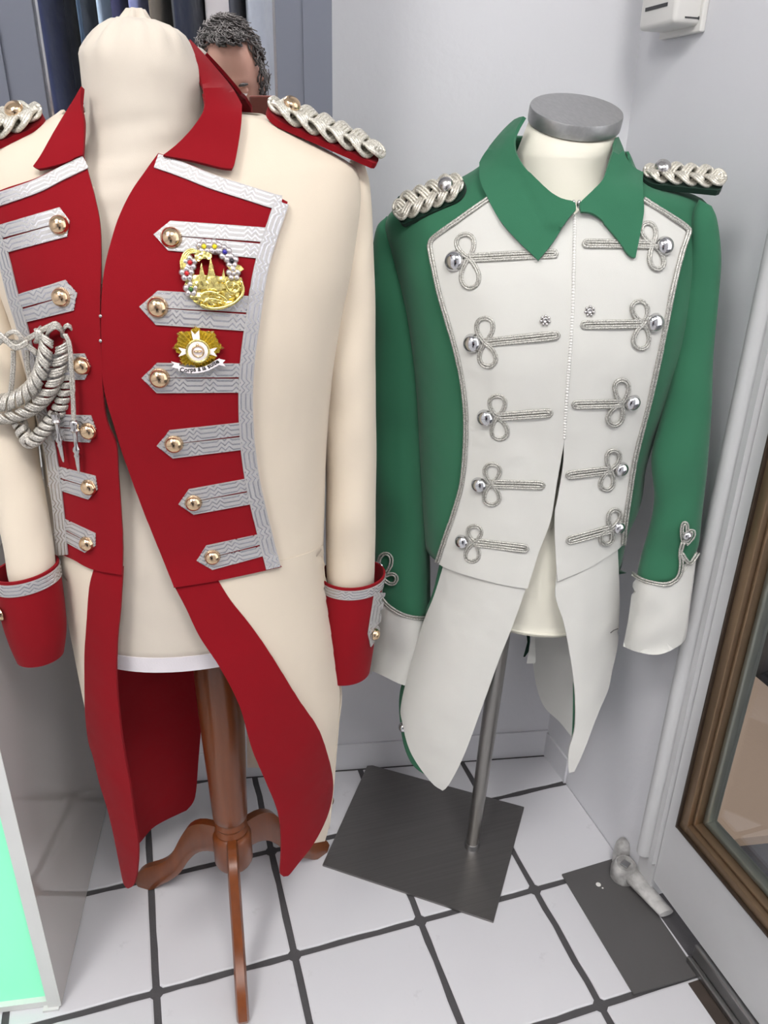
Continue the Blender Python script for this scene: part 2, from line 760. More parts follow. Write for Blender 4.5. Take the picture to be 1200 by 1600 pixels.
def tile_mat():
    m = NT('white_glazed_tile')
    n = m.noise(3, 4)
    sm = m.noise(26, 5, None, 0.7)
    smear = m.ramp(sm, 0.62, 0.8)
    col = m.mix(n, lin(198, 197, 201), lin(214, 213, 217))
    m.set(Base_Color=m.mix(m.math('MULTIPLY', smear, 0.3), col, lin(140, 138, 140)),
          Roughness=m.math('MULTIPLY_ADD', n, 0.25, 0.3), Normal=m.bump(m.noise(18, 3), 0.12, 0.002))
    return m.m


def wood_mat():
    m = NT('orange_brown_varnished_wood')
    mp = m.n('ShaderNodeMapping')
    mp.inputs['Scale'].default_value = (60, 60, 4)
    m.t.links.new(m.coord(), mp.inputs[0])
    n = m.noise(1.0, 4, mp.outputs[0], 0.6)
    m.set(Base_Color=m.mix(n, lin(92, 44, 18), lin(136, 74, 34)), Roughness=0.32, Coat_Weight=0.25)
    return m.m


def brushed(name, col, rough, met, axis=(400, 6, 400)):
    m = NT(name)
    mp = m.n('ShaderNodeMapping')
    mp.inputs['Scale'].default_value = axis
    m.t.links.new(m.coord(), mp.inputs[0])
    n = m.noise(1.0, 3, mp.outputs[0])
    m.set(Base_Color=m.mix(n, tuple(c * 0.85 for c in col), tuple(c * 1.15 for c in col)), Metallic=met, Roughness=rough,
          Normal=m.bump(n, 0.08, 0.0004))
    return m.m


MT['tile'] = tile_mat()
MT['wood'] = wood_mat()
MT['laminate'] = NT('glossy_grey_laminate').set(Base_Color=(*lin(188, 182, 178), 1), Roughness=0.05, IOR=2.0).m
MT['edging'] = paint('white_laminate_edge', lin(214, 214, 212), 0.4, 0.05, 20, 0)
MT['mirror'] = NT('mirror_silver').set(Base_Color=(0.9, 0.91, 0.92, 1), Metallic=1.0, Roughness=0.0).m


def emit(name, col, s, base=None):
    m = NT(name)
    m.set(Base_Color=(*(base or col), 1), Emission_Color=(*col, 1), Emission_Strength=s, Roughness=0.4)
    return m.m


MT['mint'] = emit('backlit_mint_panel', lin(125, 240, 190), 0.28, lin(140, 225, 185))


def glass():
    m = NT('door_glass')
    m.set(Base_Color=(0.97, 0.98, 0.98, 1), Roughness=0.0, IOR=1.45, Transmission_Weight=1.0)
    return m.m


MT['glass'] = glass()


# ------------------------------------------------------------------ the room
WB = V((0.093, 0.409, 0))                      # a point of the back wall's foot
WD = V((0.98333, -0.18182, 0)).normalized()    # along the back wall
WN = V((WD.y, -WD.x, 0))                       # out of the wall, into the room
WX = 0.770                                     # right wall
X0, Y0 = -1.9, -2.8
TILE = 0.2


def wallp(s, z, out=0.0):
    return WB + WD * s + WN * out + V((0, 0, z))


def prism(poly, z0, z1):
    n = len(poly)
    vs = [V((p[0], p[1], z0)) for p in poly] + [V((p[0], p[1], z1)) for p in poly]
    fs = [tuple(reversed(range(n))), tuple(range(n, 2 * n))] + [(i, (i + 1) % n, n + (i + 1) % n, n + i) for i in range(n)]
    return vs, fs


SC = (WX - WB.x) / WD.x                        # corner of back and right wall
SL = (X0 - WB.x) / WD.x
cR, cL = wallp(SC, 0), wallp(SL, 0)
def struct(name, geo, mat, smooth=None, par=None):
    return mk(name, geo[0], geo[1], mat, par, smooth, kind=None if par else 'structure')


floor = struct('floor', prism([(X0, Y0), (WX + 0.05, Y0), (WX + 0.05, cR.y - 0.009), (cL.x, cL.y)], -0.06, -0.0022), MT['grout'])
struct('ceiling', prism([(X0, Y0), (WX, Y0), (WX, cR.y), (cL.x, cL.y)], ROOM_H, ROOM_H + 0.05), MT['ceil'])
bk = 0.08
struct('wall_back', prism([tuple(cL.xy), tuple(cR.xy), (cR.x - WN.x * bk, cR.y - WN.y * bk), (cL.x - WN.x * bk, cL.y - WN.y * bk)], -0.06, ROOM_H), MT['wall'])
struct('wall_right', prism([(WX, -0.03), (WX + 0.09, -0.03), (WX + 0.09, cR.y), (WX, cR.y)], -0.06, ROOM_H), MT['wall'])
struct('wall_right_front', prism([(WX, Y0), (WX + 0.09, Y0), (WX + 0.09, -1.02), (WX, -1.02)], -0.06, ROOM_H), MT['wall'])
struct('wall_right_lintel', prism([(WX, -1.02), (WX + 0.09, -1.02), (WX + 0.09, -0.03), (WX, -0.03)], 2.06, ROOM_H), MT['wall'])
struct('wall_left', prism([(X0 - 0.08, Y0), (X0, Y0), (X0, cL.y), (X0 - 0.08, cL.y)], -0.06, ROOM_H), MT['wall'])
struct('wall_front', prism([(X0, Y0 - 0.08), (WX, Y0 - 0.08), (WX, Y0), (X0, Y0)], -0.06, ROOM_H), MT['wall'])
a, b = wallp(SL, 0, 0.004), wallp(SC - 0.001, 0, 0.004)
struct('baseboard_back', prism([tuple(a.xy), tuple(b.xy), tuple(cR.xy), tuple(cL.xy)], -0.002, 0.06), MT['wall'])
struct('baseboard_right', prism([(WX - 0.004, 0.2), (WX, 0.2), (WX, cR.y), (WX - 0.004, cR.y)], -0.002, 0.055), MT['wall'])


# floor tiles, each its own piece, cut at the walls
def clip(poly, p, n):
    out = []
    for i in range(len(poly)):
        a, b = poly[i], poly[(i + 1) % len(poly)]
        da, db = (a - p).dot(n), (b - p).dot(n)
        if da >= 0: out.append(a)
        if (da >= 0) != (db >= 0):
            out.append(a + (b - a) * (da / (da - db)))
    return out


def tile_outline(seed):
    rnd = random.Random(seed)
    h = TILE / 2 - 0.0052
    out = []
    for s in range(4):
        for k in range(6):
            t = -1 + 2 * k / 6
            w = 0.0007 * math.sin(k * 1.9 + seed * 2 + s) + rnd.uniform(-0.0006, 0.0006)
            x, y = t * h, -h - w
            if k == 0:
                x, y = -h + 0.004, -h
            for _ in range(s):
                x, y = -y, x
            out.append(V((x, y)))
        x, y = h - 0.004, -h
        for _ in range(s):
            x, y = -y, x
        out.append(V((x, y)))
    return out


def tile_mesh(out):
    n = len(out)
    c = sum(out, V((0, 0))) / n
    vs = [V((p.x, p.y, -0.004)) for p in out] + [V((p.x, p.y, -0.0008)) for p in out] + \
         [V((p.x + (c.x - p.x) * 0.025, p.y + (c.y - p.y) * 0.025, 0)) for p in out]
    fs = [tuple(range(2 * n, 3 * n))]
    for r in range(2):
        fs += [(r * n + i, r * n + (i + 1) % n, (r + 1) * n + (i + 1) % n, (r + 1) * n + i) for i in range(n)]
    me = bpy.data.meshes.new('tile')
    me.from_pydata([tuple(v) for v in vs], [], fs)
    me.materials.append(MT['tile'])
    return me


tvar = [tile_mesh(tile_outline(k)) for k in range(4)]
WB2 = (WB + WN * 0.009).xy
for i in range(-9, 4):
    for j in range(-14, 4):
        c = V(((i + 0.5) * TILE, (j + 0.5) * TILE))
        out = tile_outline((i * 7 + j * 3) % 4)
        w = [p + c for p in out]
        q = clip(clip(w, WB2, WN.xy), V((WX - 0.001, 0)), V((-1, 0)))
        if len(q) < 3:
            continue
        area = abs(sum(q[k].x * q[(k + 1) % len(q)].y - q[(k + 1) % len(q)].x * q[k].y for k in range(len(q)))) / 2
        if area < 0.0008:
            continue
        if len(q) == len(w) and all((a_ - b_).length < 1e-6 for a_, b_ in zip(q, w)):
            me = tvar[(i * 7 + j * 3) % 4]
        else:
            me = tile_mesh([p - c for p in q])
        o = bpy.data.objects.new('tile', me)
        COL.objects.link(o)
        o.parent = floor
        o.location = (c.x, c.y, 0)

# ceiling lights
for k, (x, y, sx, sy, s) in enumerate(PANELS):
    t = Thing('ceiling_light', ['square white LED panel in the ceiling on the mirror side', 'square white LED panel in the ceiling right above the phone',
                                'square white LED panel in the ceiling by the clothes rail'][k], 'ceiling light', (x, y, ROOM_H), 'LED panels in the ceiling')
    fr = []
    for (cx, cy, lx, ly) in ((0, sy / 2 + 0.01, sx + 0.04, 0.02), (0, -sy / 2 - 0.01, sx + 0.04, 0.02), (sx / 2 + 0.01, 0, 0.02, sy), (-sx / 2 - 0.01, 0, 0.02, sy)):
        fr.append(box((x + cx, y + cy, ROOM_H - 0.0125), (lx, ly, 0.025)))
    mk('frame', *join(fr), MT['plastic'], t)
    mk('diffuser', *box((x, y, ROOM_H - 0.010), (sx, sy, 0.012)), emit('led_diffuser', (1.0, 0.985, 0.965), s), t)

# ------------------------------------------------------------------ shop door on the right
# rounded white jamb moulding
prof = []
for k in range(9):
    a = PI * k / 8
    prof.append((WX - 0.004 - 0.011 * math.sin(a), -0.041 + 0.011 * math.cos(a)))
prof += [(WX - 0.002, -0.054), (WX - 0.006, -0.057), (WX - 0.006, -0.066), (WX + 0.004, -0.067), (WX + 0.06, -0.067), (WX + 0.06, -0.03)]
struct('trim_1', prism(prof[::-1], 0.075, 2.06), MT['trim'], 50)
# plinth of the jamb
struct('trim_2', prism([(WX + 0.0, -0.03), (WX + 0.0, -0.067), (WX + 0.06, -0.067), (WX + 0.06, -0.03)], 0.0, 0.0745), MT['trim'])
dx0, dx1 = WX + 0.002, WX + 0.045
dy0, dy1 = -0.068, -1.0
gy0, gz0, gz1 = -0.094, 0.185, 1.95
rail = [box(((dx0 + dx1) / 2, (dy0 + gy0) / 2, 1.04), (dx1 - dx0, dy0 - gy0, 2.0)),
        box(((dx0 + dx1) / 2, dy1 + 0.05, 1.04), (dx1 - dx0, 0.1, 2.0)),
        box(((dx0 + dx1) / 2, (gy0 + dy1 + 0.1) / 2, (0.04 + gz0) / 2), (dx1 - dx0, gy0 - dy1 - 0.1, gz0 - 0.04)),
        box(((dx0 + dx1) / 2, (gy0 + dy1 + 0.1) / 2, (2.04 + gz1) / 2), (dx1 - dx0, gy0 - dy1 - 0.1, 2.04 - gz1))]
door = struct('door_1', join(rail), MT['trim'])
DP = (door, V((0, 0, 0)))
ye = dy1 + 0.1
def sash(name, inset, w, x0, x1, mat, bev=0.0015):
    """rectangular ring set into the door opening"""
    ya, yb, za, zb = gy0 - inset, ye + inset, gz0 + inset, gz1 - inset
    xm, xs = (x0 + x1) / 2, x1 - x0
    g = [box((xm, ya - w / 2, (za + zb) / 2), (xs, w, zb - za), 0, bev), box((xm, yb + w / 2, (za + zb) / 2), (xs, w, zb - za), 0, bev),
         box((xm, (ya + yb) / 2, za + w / 2), (xs * 0.98, ya - yb - 0.001, w), 0, bev), box((xm, (ya + yb) / 2, zb - w / 2), (xs * 0.98, ya - yb - 0.001, w), 0, bev)]
    return mk(name, *join(g), mat, DP, 40)


sash('frame_edge', 0.0, 0.0035, WX - 0.006, WX + 0.03, MT['dkbronze'], 0.0008)
sash('glazing_bead', 0.0036, 0.0150, WX - 0.002, WX + 0.03, MT['bronze'])
sash('glazing_bead', 0.0187, 0.0050, WX + 0.006, WX + 0.032, MT['bronze'])
sash('inner_frame', 0.0238, 0.0095, WX + 0.018, WX + 0.04, MT['alu'], 0.003)
mk('glass_pane', *box((WX + 0.031, (gy0 + ye) / 2, (gz0 + gz1) / 2), (0.005, gy0 - ye - 0.055, gz1 - gz0 - 0.055)), MT['glass'], DP)
mk('door_handle', *join([tube([(WX - 0.04, -0.93, 0.85), (WX - 0.04, -0.93, 1.25)], 0.011, 12), box((WX - 0.018, -0.93, 0.9), (0.04, 0.015, 0.015)), box((WX - 0.018, -0.93, 1.2), (0.04, 0.015, 0.015))]), MT['steel'], DP, 40)
# metal weather bar along the foot of the door and the painted dark strip before it
struct('trim_3', join([box((WX + 0.001, -0.6, 0.022), (0.012, 0.84, 0.03), 0, 0.003), box((WX - 0.009, -0.6, 0.008), (0.008, 0.84, 0.012), 0, 0.002)]), MT['steel'])
struct('shade_dirt_strip', box((WX - 0.016, -0.61, 0.0009), (0.028, 0.8, 0.0022)), paint('gap_shade_and_dirt', lin(62, 52, 46), 0.8, 0.2, 40, 0.2))  # shade and dirt of the gap, laid on the floor as brown colour

# floor spring cover plate with a drop of paint
pp = [(0.656, 0.011), (0.7685, 0.0145), (0.7665, -0.03), (0.762, -0.205), (0.653, -0.202)]
fpl = mk('floor_plate', *prism(pp[::-1], 0.0003, 0.0035), paint('dark_grey_floor_plate', lin(84, 82, 82), 0.5, 0.12, 9, 0.1, 200), None, None, None, (0.71, -0.1, 0),
         'dark grey metal plate lying on the white tiles under the door hinge', 'plate')
dp, _n = onplane(935, 1382, V((0, 0, 0.0036)), V((0, 0, 1))), 0
mk('paint_spot', *join([lathe([(0.0042, 0), (0.0038, 0.0005), (0.002, 0.0008)], dp, seg=14), lathe([(0.0016, 0), (0.0014, 0.0004)], dp + V((0.003, -0.008, 0)), seg=8)]), MT['plastic'], (fpl, V((0.71, -0.1, 0))), 40)

# painted pivot hinge at the foot of the door
hp = V((0.752, -0.022, 0))
hng = Thing('door_pivot', 'paint-smeared pivot hinge at the foot of the white door jamb', 'hinge', hp)
grub = NT('paint_smeared_metal')
gn = grub.noise(45, 3, None, 0.5)
grub.set(Base_Color=grub.mix(grub.ramp(gn, 0.35, 0.65), lin(140, 138, 136), lin(192, 190, 188)), Roughness=0.45, Normal=grub.bump(gn, 0.8, 0.004))
mk('pivot_cap', *lathe([(0.021, 0.004), (0.022, 0.02), (0.019, 0.03), (0.0165, 0.034), (0.0145, 0.0335), (0.0135, 0.031), (0.0, 0.0308)], hp, seg=20), grub.m, hng, 50)
mk('square_socket', *box(hp + V((0, 0, 0.0318)), (0.013, 0.013, 0.0035), 0.5, 0.001), MT['steel'], hng)
arm = []
for t in range(11):
    u = t / 10
    c = hp + V((0.004 + 0.016 * u, -0.010 - 0.078 * u, 0.020 - 0.006 * u))
    w, h = 0.016 * (1 - 0.2 * u), 0.011 * (1 - 0.45 * u)
    arm.append([c + V((math.cos(2 * PI * k / 16) * w, 0, math.sin(2 * PI * k / 16) * h)) for k in range(16)])
mk('pivot_arm', *ringloft(arm, True, (True, True)), grub.m, hng, 60)
lug = [(0.0, 0.0), (0.0135, 0.0), (0.014, 0.025), (0.0125, 0.038), (0.009, 0.047), (0.0, 0.05)]
mk('upper_lug', *lathe(lug, hp + V((0.012, 0.027, 0.004)), V((0, 0, 1)), 18), grub.m, hng, 60)

# outside, seen through the glass
struct('ground_outside', prism([(WX + 0.092, -2.4), (3.4, -2.4), (3.4, 2.0), (WX + 0.092, 2.0)], -0.12, -0.04), MT['asphalt'])
edge_ = [(WX + 0.095, 0.0)] + [(WX + 0.095 + 0.075 * k, 0.0 - 0.001 * k + random.Random(k).uniform(-0.008, 0.008)) for k in range(1, 8)]
struct('pavement_outside', prism(edge_ + [(1.416, 2.0), (WX + 0.095, 2.0)], -0.0399, -0.02), MT['tan'])
struct('wall_outside', prism([(1.417, -0.3), (3.4, -0.3), (3.4, 2.0), (1.417, 2.0)], -0.04, 2.6), MT['black'])

# small white box high on the right wall
wb = Thing('wall_box', 'white plastic box with a slot high on the wall in the corner', 'wall box', (WX, 0.19, 1.24))
mk('housing', *box((WX - 0.0215, 0.191, 1.325), (0.043, 0.074, 0.17), 0, 0.006), MT['plastic'], wb, 40)
mk('back_plate', *box((WX - 0.004, 0.190, 1.323), (0.008, 0.082, 0.18), 0, 0.002), MT['plastic'], wb, 40)
mk('slot', *box((WX - 0.0432, 0.193, 1.262), (0.001, 0.045, 0.004)), MT['darkslot'], wb)
mk('screw_hole', *join([box((WX - 0.018, 0.1535, 1.2475), (0.02, 0.001, 0.0015)), lathe([(0.002, 0), (0.002, 0.0008)], (WX - 0.008, 0.1542, 1.2478), V((0, -1, 0)), 8)]), MT['darkslot'], wb)

# ------------------------------------------------------------------ mirror in its grey frame on the back wall
MZ0, MZ1 = 0.80, 2.05
TILT = math.radians(2.6)
mo = wallp(0.05, MZ0, 0.012)


def mirp(s, h, out=0.0):
    """point on the mirror plane: s along the wall, h up the tilted plane"""
    up = V((0, 0, math.cos(TILT))) + WN * math.sin(TILT)
    nn = WN * math.cos(TILT) - V((0, 0, math.sin(TILT)))
    return wallp(s, MZ0, 0.152) + up * h + nn * out


def mbox(s0, s1, h0, h1, o0, o1):
    vs = [mirp(s, h, o) for o in (o0, o1) for h in (h0, h1) for s in (s0, s1)]
    return vs, [(0, 2, 3, 1), (4, 5, 7, 6), (0, 1, 5, 4), (2, 6, 7, 3), (0, 4, 6, 2), (1, 3, 7, 5)]


def mir_s(x, y):
    """where a pixel of the photograph falls along the mirror front"""
    nn = WN * math.cos(TILT) - V((0, 0, math.sin(TILT)))
    return (onplane(x, y, mirp(0, 0.35), nn) - WB).dot(WD)


mir = Thing('wall_mirror', 'tall mirror in a wide slate-grey frame behind the cream mannequin neck', 'mirror', wallp(0.05, MZ0))
MH = MZ1 - MZ0
sl_, sr_ = mir_s(70, 92), mir_s(428, 90)
so_, sm_ = mir_s(518, 100), mir_s(474, 100)
BKD = -0.03
mk('mirror_glass', *mbox(sl_, sr_, 0.01, MH - 0.07, -0.004, 0.0), MT['mirror'], mir)
mk('frame_board', *join([mbox(sr_ + 0.003, sm_, 0, MH, BKD, 0.008), mbox(sm_, so_, 0, MH, BKD, 0.012)]), MT['frame'], mir)
mk('frame_board', *join([mbox(sl_ - 0.04, sl_ - 0.003, 0, MH, BKD, 0.008), mbox(sl_ - 0.076, sl_ - 0.04, 0, MH, BKD, 0.012)]), MT['frame'], mir)
mk('frame_board', *mbox(sl_ - 0.003, sr_ + 0.003, MH - 0.07, MH, BKD, 0.008), MT['frame'], mir)
mk('edge_strip', *mbox(sr_, sr_ + 0.003, 0, MH - 0.07, -0.004, 0.005), MT['hang'], mir)
mk('edge_strip', *mbox(sl_ - 0.003, sl_, 0, MH - 0.07, -0.004, 0.005), MT['hang'], mir)
mk('back_board', *mbox(sl_ - 0.003, sr_ + 0.003, 0, MH - 0.07, BKD, -0.005), MT['frame'], mir)

# ------------------------------------------------------------------ glossy cabinet on the left
cab = Thing('display_cabinet', 'glossy grey cabinet side with white edge and mint green lit front', 'cabinet', (-0.16, 0.02, 0))
f0 = V((-0.127, 0.015, 0))
bd = (V((-0.069, 0.383, 0)) - f0).normalized()
lf = V((-bd.y, bd.x, 0))
dep = 0.415
CH = 0.66


def cbox(u0, u1, v0, v1, z0, z1):
    """u back along the side, v to the left"""
    vs = [f0 + bd * u + lf * v + V((0, 0, z)) for z in (z0, z1) for v in (v0, v1) for u in (u0, u1)]
    return vs, [(0, 2, 3, 1), (4, 5, 7, 6), (0, 1, 5, 4), (2, 6, 7, 3), (0, 4, 6, 2), (1, 3, 7, 5)]


mk('side_panel', *cbox(0.0012, dep, 0, 0.0175, 0.004, CH), MT['laminate'], cab)
mk('edge_band', *cbox(0.0, 0.0012, 0, 0.0175, 0.004, CH), MT['edging'], cab)
mk('lit_front', *cbox(0.012, 0.02, 0.0178, 0.5, 0.012, CH - 0.02), MT['mint'], cab)
mk('bottom_trim', *join([cbox(0.004, 0.03, 0.0178, 0.5, 0.001, 0.0118), cbox(-0.004, 0.006, 0.003, 0.024, 0.0005, 0.0038)]), MT['edging'], cab)
mk('side_panel', *cbox(0.0, dep, 0.5, 0.5175, 0.004, CH), MT['laminate'], cab)
mk('cabinet_top', *cbox(0.0, dep, 0.0, 0.5175, CH, CH + 0.018), MT['edging'], cab)


# ------------------------------------------------------------------ shared tailoring helpers
def tabf(tab):
    return lambda t: smooth_tab(tab, t)


def frange(a, b, n):
    return [a + (b - a) * i / (n - 1) for i in range(n)]


def ring_slice(rings, k0, k1):
    """part of each ring between segment indices (k1 may exceed the ring length)"""
    n = len(rings[0])
    return [[r[k % n] for k in range(k0, k1 + 1)] for r in rings]


def inflate(rings, d):
    out = []
    for r in rings:
        c = sum(r, V((0, 0, 0))) / len(r)
        out.append([v + (v - c).normalized() * d for v in r])
    return out


def wrap_band(name, rings, t0, t1, off, thick, mat, par, k0=0, k1=None, pxs=0.00078, rows=4, **kw):
    """band round a tube between ring parameters t0..t1 (0..1), UV along the round"""
    n = len(rings[0])
    m = len(rings) - 1
    k1 = n if k1 is None else k1
    vs, uv, fs = [], [], []
    for j in range(rows + 1):
        t = (t0 + (t1 - t0) * j / rows) * m
        i = min(int(t), m - 1)
        s = t - i
        ring = [rings[i][k] + (rings[i + 1][k] - rings[i][k]) * s for k in range(n)]
        c = sum(ring, V((0, 0, 0))) / n
        u = 0
        for k in range(k0, k1 + 1):
            p = ring[k % n]
            if k > k0:
                u += (p - ring[(k - 1) % n]).length / pxs
            vs.append(p + (p - c).normalized() * off)
            uv.append((u, -1 + 2 * j / rows))
    w = k1 - k0 + 1
    for j in range(rows):
        for k in range(w - 1):
            a = j * w + k
            fs.append((a, a + w, a + w + 1, a + 1))
    V2, F2 = shell(vs, fs, thick)
    # make sure the sheet faces outwards
    c = sum(vs, V((0, 0, 0))) / len(vs)
    s = sum((vs[f[1]] - vs[f[0]]).cross(vs[f[2]] - vs[f[0]]).dot(vs[f[0]] - c) for f in fs)
    if s < 0:
        fs = [tuple(reversed(f)) for f in fs]
        V2, F2 = shell(vs, fs, thick)
    return mk(name, V2, F2, mat, par, 40, uv + uv, **kw)


def dome_button(surf, x, y, r, mat, par, off=0.002, name='button', tall=0.75, rim=True):
    p, n = surf.at(x, y, off)
    return dome_at(p, n, r, mat, par, name, tall, rim)


def dome_at(p, n, r, mat, par, name='button', tall=0.75, rim=True):
    prof = [(r * 1.0, 0), (r * 1.05, r * 0.1), (r * 1.0, r * 0.2)] if rim else [(r, 0)]
    for k in range(1, 15):
        a = PI / 2 * k / 14
        prof.append((r * 0.97 * math.cos(a), r * 0.2 + r * tall * math.sin(a)))
    return mk(name, *lathe(prof, p, n, 36), mat, par, 70)


def plait(I, O, W, width, r, turns, strands=3, cords=3, height=None, seg=6, n=120):
    """flat plait from I to O, W unit vector across; every strand is a few cords side by side"""
    ax = (O - I)
    L = ax.length
    ax.normalize()
    W = (W - ax * W.dot(ax)).normalized()
    N = ax.cross(W)
    if N.z < 0:
        N = -N
    a = width / 2 - r * cords * 0.72
    h = height or r * 1.6
    parts = []
    for k in range(strands):
        base = []
        for i in range(n + 1):
            t = i / n
            th = 2 * PI * turns * t + 2 * PI * k / strands
            tp = min(1, (t / 0.09) ** 0.6, ((1 - t) / 0.09) ** 0.6)
            base.append(I + ax * (L * t) + W * (a * tp * math.sin(th)) + N * (h * tp * math.sin(2 * th)))
        for c in range(cords):
            d = (c - (cords - 1) / 2) * r * 1.75
            path = []
            for i in range(n + 1):
                t = (base[min(n, i + 1)] - base[max(0, i - 1)]).normalized()
                sdir = N.cross(t).normalized()
                path.append(base[i] + sdir * d)
            parts.append(tube(path, r, seg))
    return join(parts), N


def hatch_cord(path, r, cr, pitch, turn=1.0, strands=2, cords=3, seg=6, n=140, flat=1.0):
    """twisted cord along a 3D path: strands wind round it, each of a few fine cords"""
    P = path
    m = len(P)
    parts = []
    lens = [0]
    for i in range(1, m):
        lens.append(lens[-1] + (P[i] - P[i - 1]).length)
    Lt = lens[-1]

    def at(s):
        for i in range(1, m):
            if s <= lens[i] or i == m - 1:
                k = (s - lens[i - 1]) / max(1e-9, lens[i] - lens[i - 1])
                return P[i - 1].lerp(P[i], min(1, max(0, k)))
    fr = []
    prev = V((0, 0, 1))
    for i in range(n + 1):
        s = Lt * i / n
        p = at(s)
        t = (at(min(Lt, s + Lt / n)) - at(max(0, s - Lt / n))).normalized()
        u = prev - t * prev.dot(t)
        u = u.normalized() if u.length > 1e-5 else V((1, 0, 0))
        prev = u
        fr.append((p, u, t.cross(u), s))
    for k in range(strands):
        for c in range(cords):
            pts = []
            for p, u, w, s in fr:
                a = turn * 2 * PI * s / pitch + 2 * PI * k / strands + (c - (cords - 1) / 2) * (1.5 / max(1, cords)) * 2 / strands
                pts.append(p + u * math.cos(a) * r * flat + w * math.sin(a) * r)
            parts.append(tube(pts, cr, seg))
    return join(parts)


def herring_cord(path3, nrm, width, r, pitch, cords=3, seg=6):
    """thick chain-plaited cord: overlapping V stitches of several fine cords along a path"""
    P = path3
    lens = [0]
    for i in range(1, len(P)):
        lens.append(lens[-1] + (P[i] - P[i - 1]).length)
    Lt = lens[-1]
    parts = []

    def at(s):
        s = min(max(s, 0), Lt)
        for i in range(1, len(P)):
            if s <= lens[i] or i == len(P) - 1:
                k = (s - lens[i - 1]) / max(1e-9, lens[i] - lens[i - 1])
                return P[i - 1].lerp(P[i], k), nrm[i - 1].lerp(nrm[i], k).normalized()
    s = pitch
    while s < Lt - pitch * 0.3:
        for side in (-1, 1):
            for c in range(cords):
                pts = []
                for j in range(9):
                    q = j / 8
                    ss = s - pitch * 1.5 * q + c * r * 1.7 + (pitch * 0.5 if side > 0 else 0)
                    p, n = at(ss)
                    p2, _ = at(ss + 1e-3)
                    t = (p2 - p)
                    t = t.normalized() if t.length > 1e-7 else V((0, 0, -1))
                    w = n.cross(t).normalized()
                    lat = side * width * 0.5 * math.sin(q * PI * 0.62 + 0.12)
                    hgt = width * 0.42 * math.cos((q - 0.18) * PI * 0.95) + 0.0
                    pts.append(p + w * lat + n * hgt)
                parts.append(tube(pts, r, seg))
        s += pitch
    return join(parts)


# ------------------------------------------------------------------ red and cream tailcoat on the wooden-stand bust
AX = V((0.130, 0.098, 0))
axA = lambda z: V((AX.x, AX.y, z))
vA = V((CP.x - AX.x, CP.y - AX.y, 0)).normalized()

# coat body
A_L = tabf([(130, 140), (165, 110), (190, 80), (215, 30), (240, -15), (262, -32), (300, -38), (360, -25), (430, -5), (500, 20), (600, 48), (660, 60), (700, 65), (800, 76), (860, 90), (900, 96)])
A_R = tabf([(130, 340), (165, 378), (190, 432), (220, 492), (245, 538), (262, 556), (300, 562), (360, 556), (430, 545), (500, 530), (600, 516), (700, 508), (800, 505), (860, 503), (900, 504)])
A_bf = tabf([(0.60, 0.122), (0.655, 0.118), (0.7, 0.112), (0.8, 0.115), (0.9, 0.122), (0.97, 0.116), (1.03, 0.098), (1.07, 0.08), (1.10, 0.066), (1.13, 0.058), (1.16, 0.05)])
A_bb = tabf([(0.655, 0.10), (0.8, 0.09), (0.95, 0.10), (1.05, 0.085), (1.1, 0.065), (1.16, 0.05)])
zsA = frange(0.60, 1.0, 40) + frange(1.006, 1.145, 34)
ringsA = sil_loft(axA, zsA, A_L, A_R, lambda z: 0.0, A_bf, A_bb, 112, 2.25)
SA = Surf(*ringloft(ringsA))

# skirt: support for the tails
S_L = tabf([(600, 48), (700, 65), (800, 76), (860, 90), (950, 104), (1050, 122), (1110, 134), (1180, 147), (1260, 168), (1330, 188)])
S_R = tabf([(600, 516), (700, 508), (800, 505), (860, 503), (900, 505), (950, 512), (1000, 520), (1090, 531), (1130, 527), (1226, 519), (1300, 511), (1340, 505)])
zsS = frange(0.05, 0.77, 52)
ringsS = sil_loft(axA, zsS, S_L, S_R, lambda z: 0.0, tabf([(0.14, 0.15), (0.3, 0.142), (0.5, 0.13), (0.60, 0.122), (0.655, 0.118), (0.7, 0.112), (0.8, 0.115)]),
                  tabf([(0.14, 0.13), (0.4, 0.115), (0.69, 0.10)]), 112, 2.25)
SS = Surf(*ringloft(ringsS))

# the bust itself
B_L = tabf([(10, 200), (24, 196), (29, 184), (35, 173), (41, 164), (55, 149), (75, 133), (90, 125), (110, 126), (130, 128), (160, 131), (190, 134), (215, 133), (240, 122), (260, 95), (280, 50), (300, 0), (340, -18), (430, 8), (500, 34), (600, 62), (700, 80), (800, 92), (900, 108), (960, 116)])
B_R = tabf([(10, 206), (24, 206), (29, 216), (33, 235), (38, 258), (48, 279), (62, 292), (80, 301), (100, 310), (117, 316), (130, 318), (160, 319), (190, 322), (215, 322), (240, 332), (260, 365), (280, 415), (300, 475), (340, 530), (430, 530), (500, 515), (600, 500), (700, 492), (800, 488), (900, 486), (960, 484)])
m_bf = tabf([(0.55, 0.102), (0.65, 0.103), (0.8, 0.10), (0.9, 0.108), (0.97, 0.104), (1.03, 0.086), (1.07, 0.072), (1.10, 0.064), (1.14, 0.062), (1.17, 0.062), (1.19, 0.05), (1.203, 0.02)])
m_bb = tabf([(0.55, 0.09), (0.8, 0.08), (0.95, 0.085), (1.05, 0.072), (1.1, 0.06), (1.17, 0.055), (1.19, 0.045), (1.203, 0.02)])
zsM = frange(0.552, 1.0, 30) + frange(1.008, 1.2, 40)
ringsM = sil_loft(axA, zsM, B_L, B_R, lambda z: 0.0, m_bf, m_bb, 88, 2.1)
bust = Thing('dressmaker_bust', 'cream cloth-covered tailor bust on a turned brown wooden tripod stand', 'mannequin', AX)
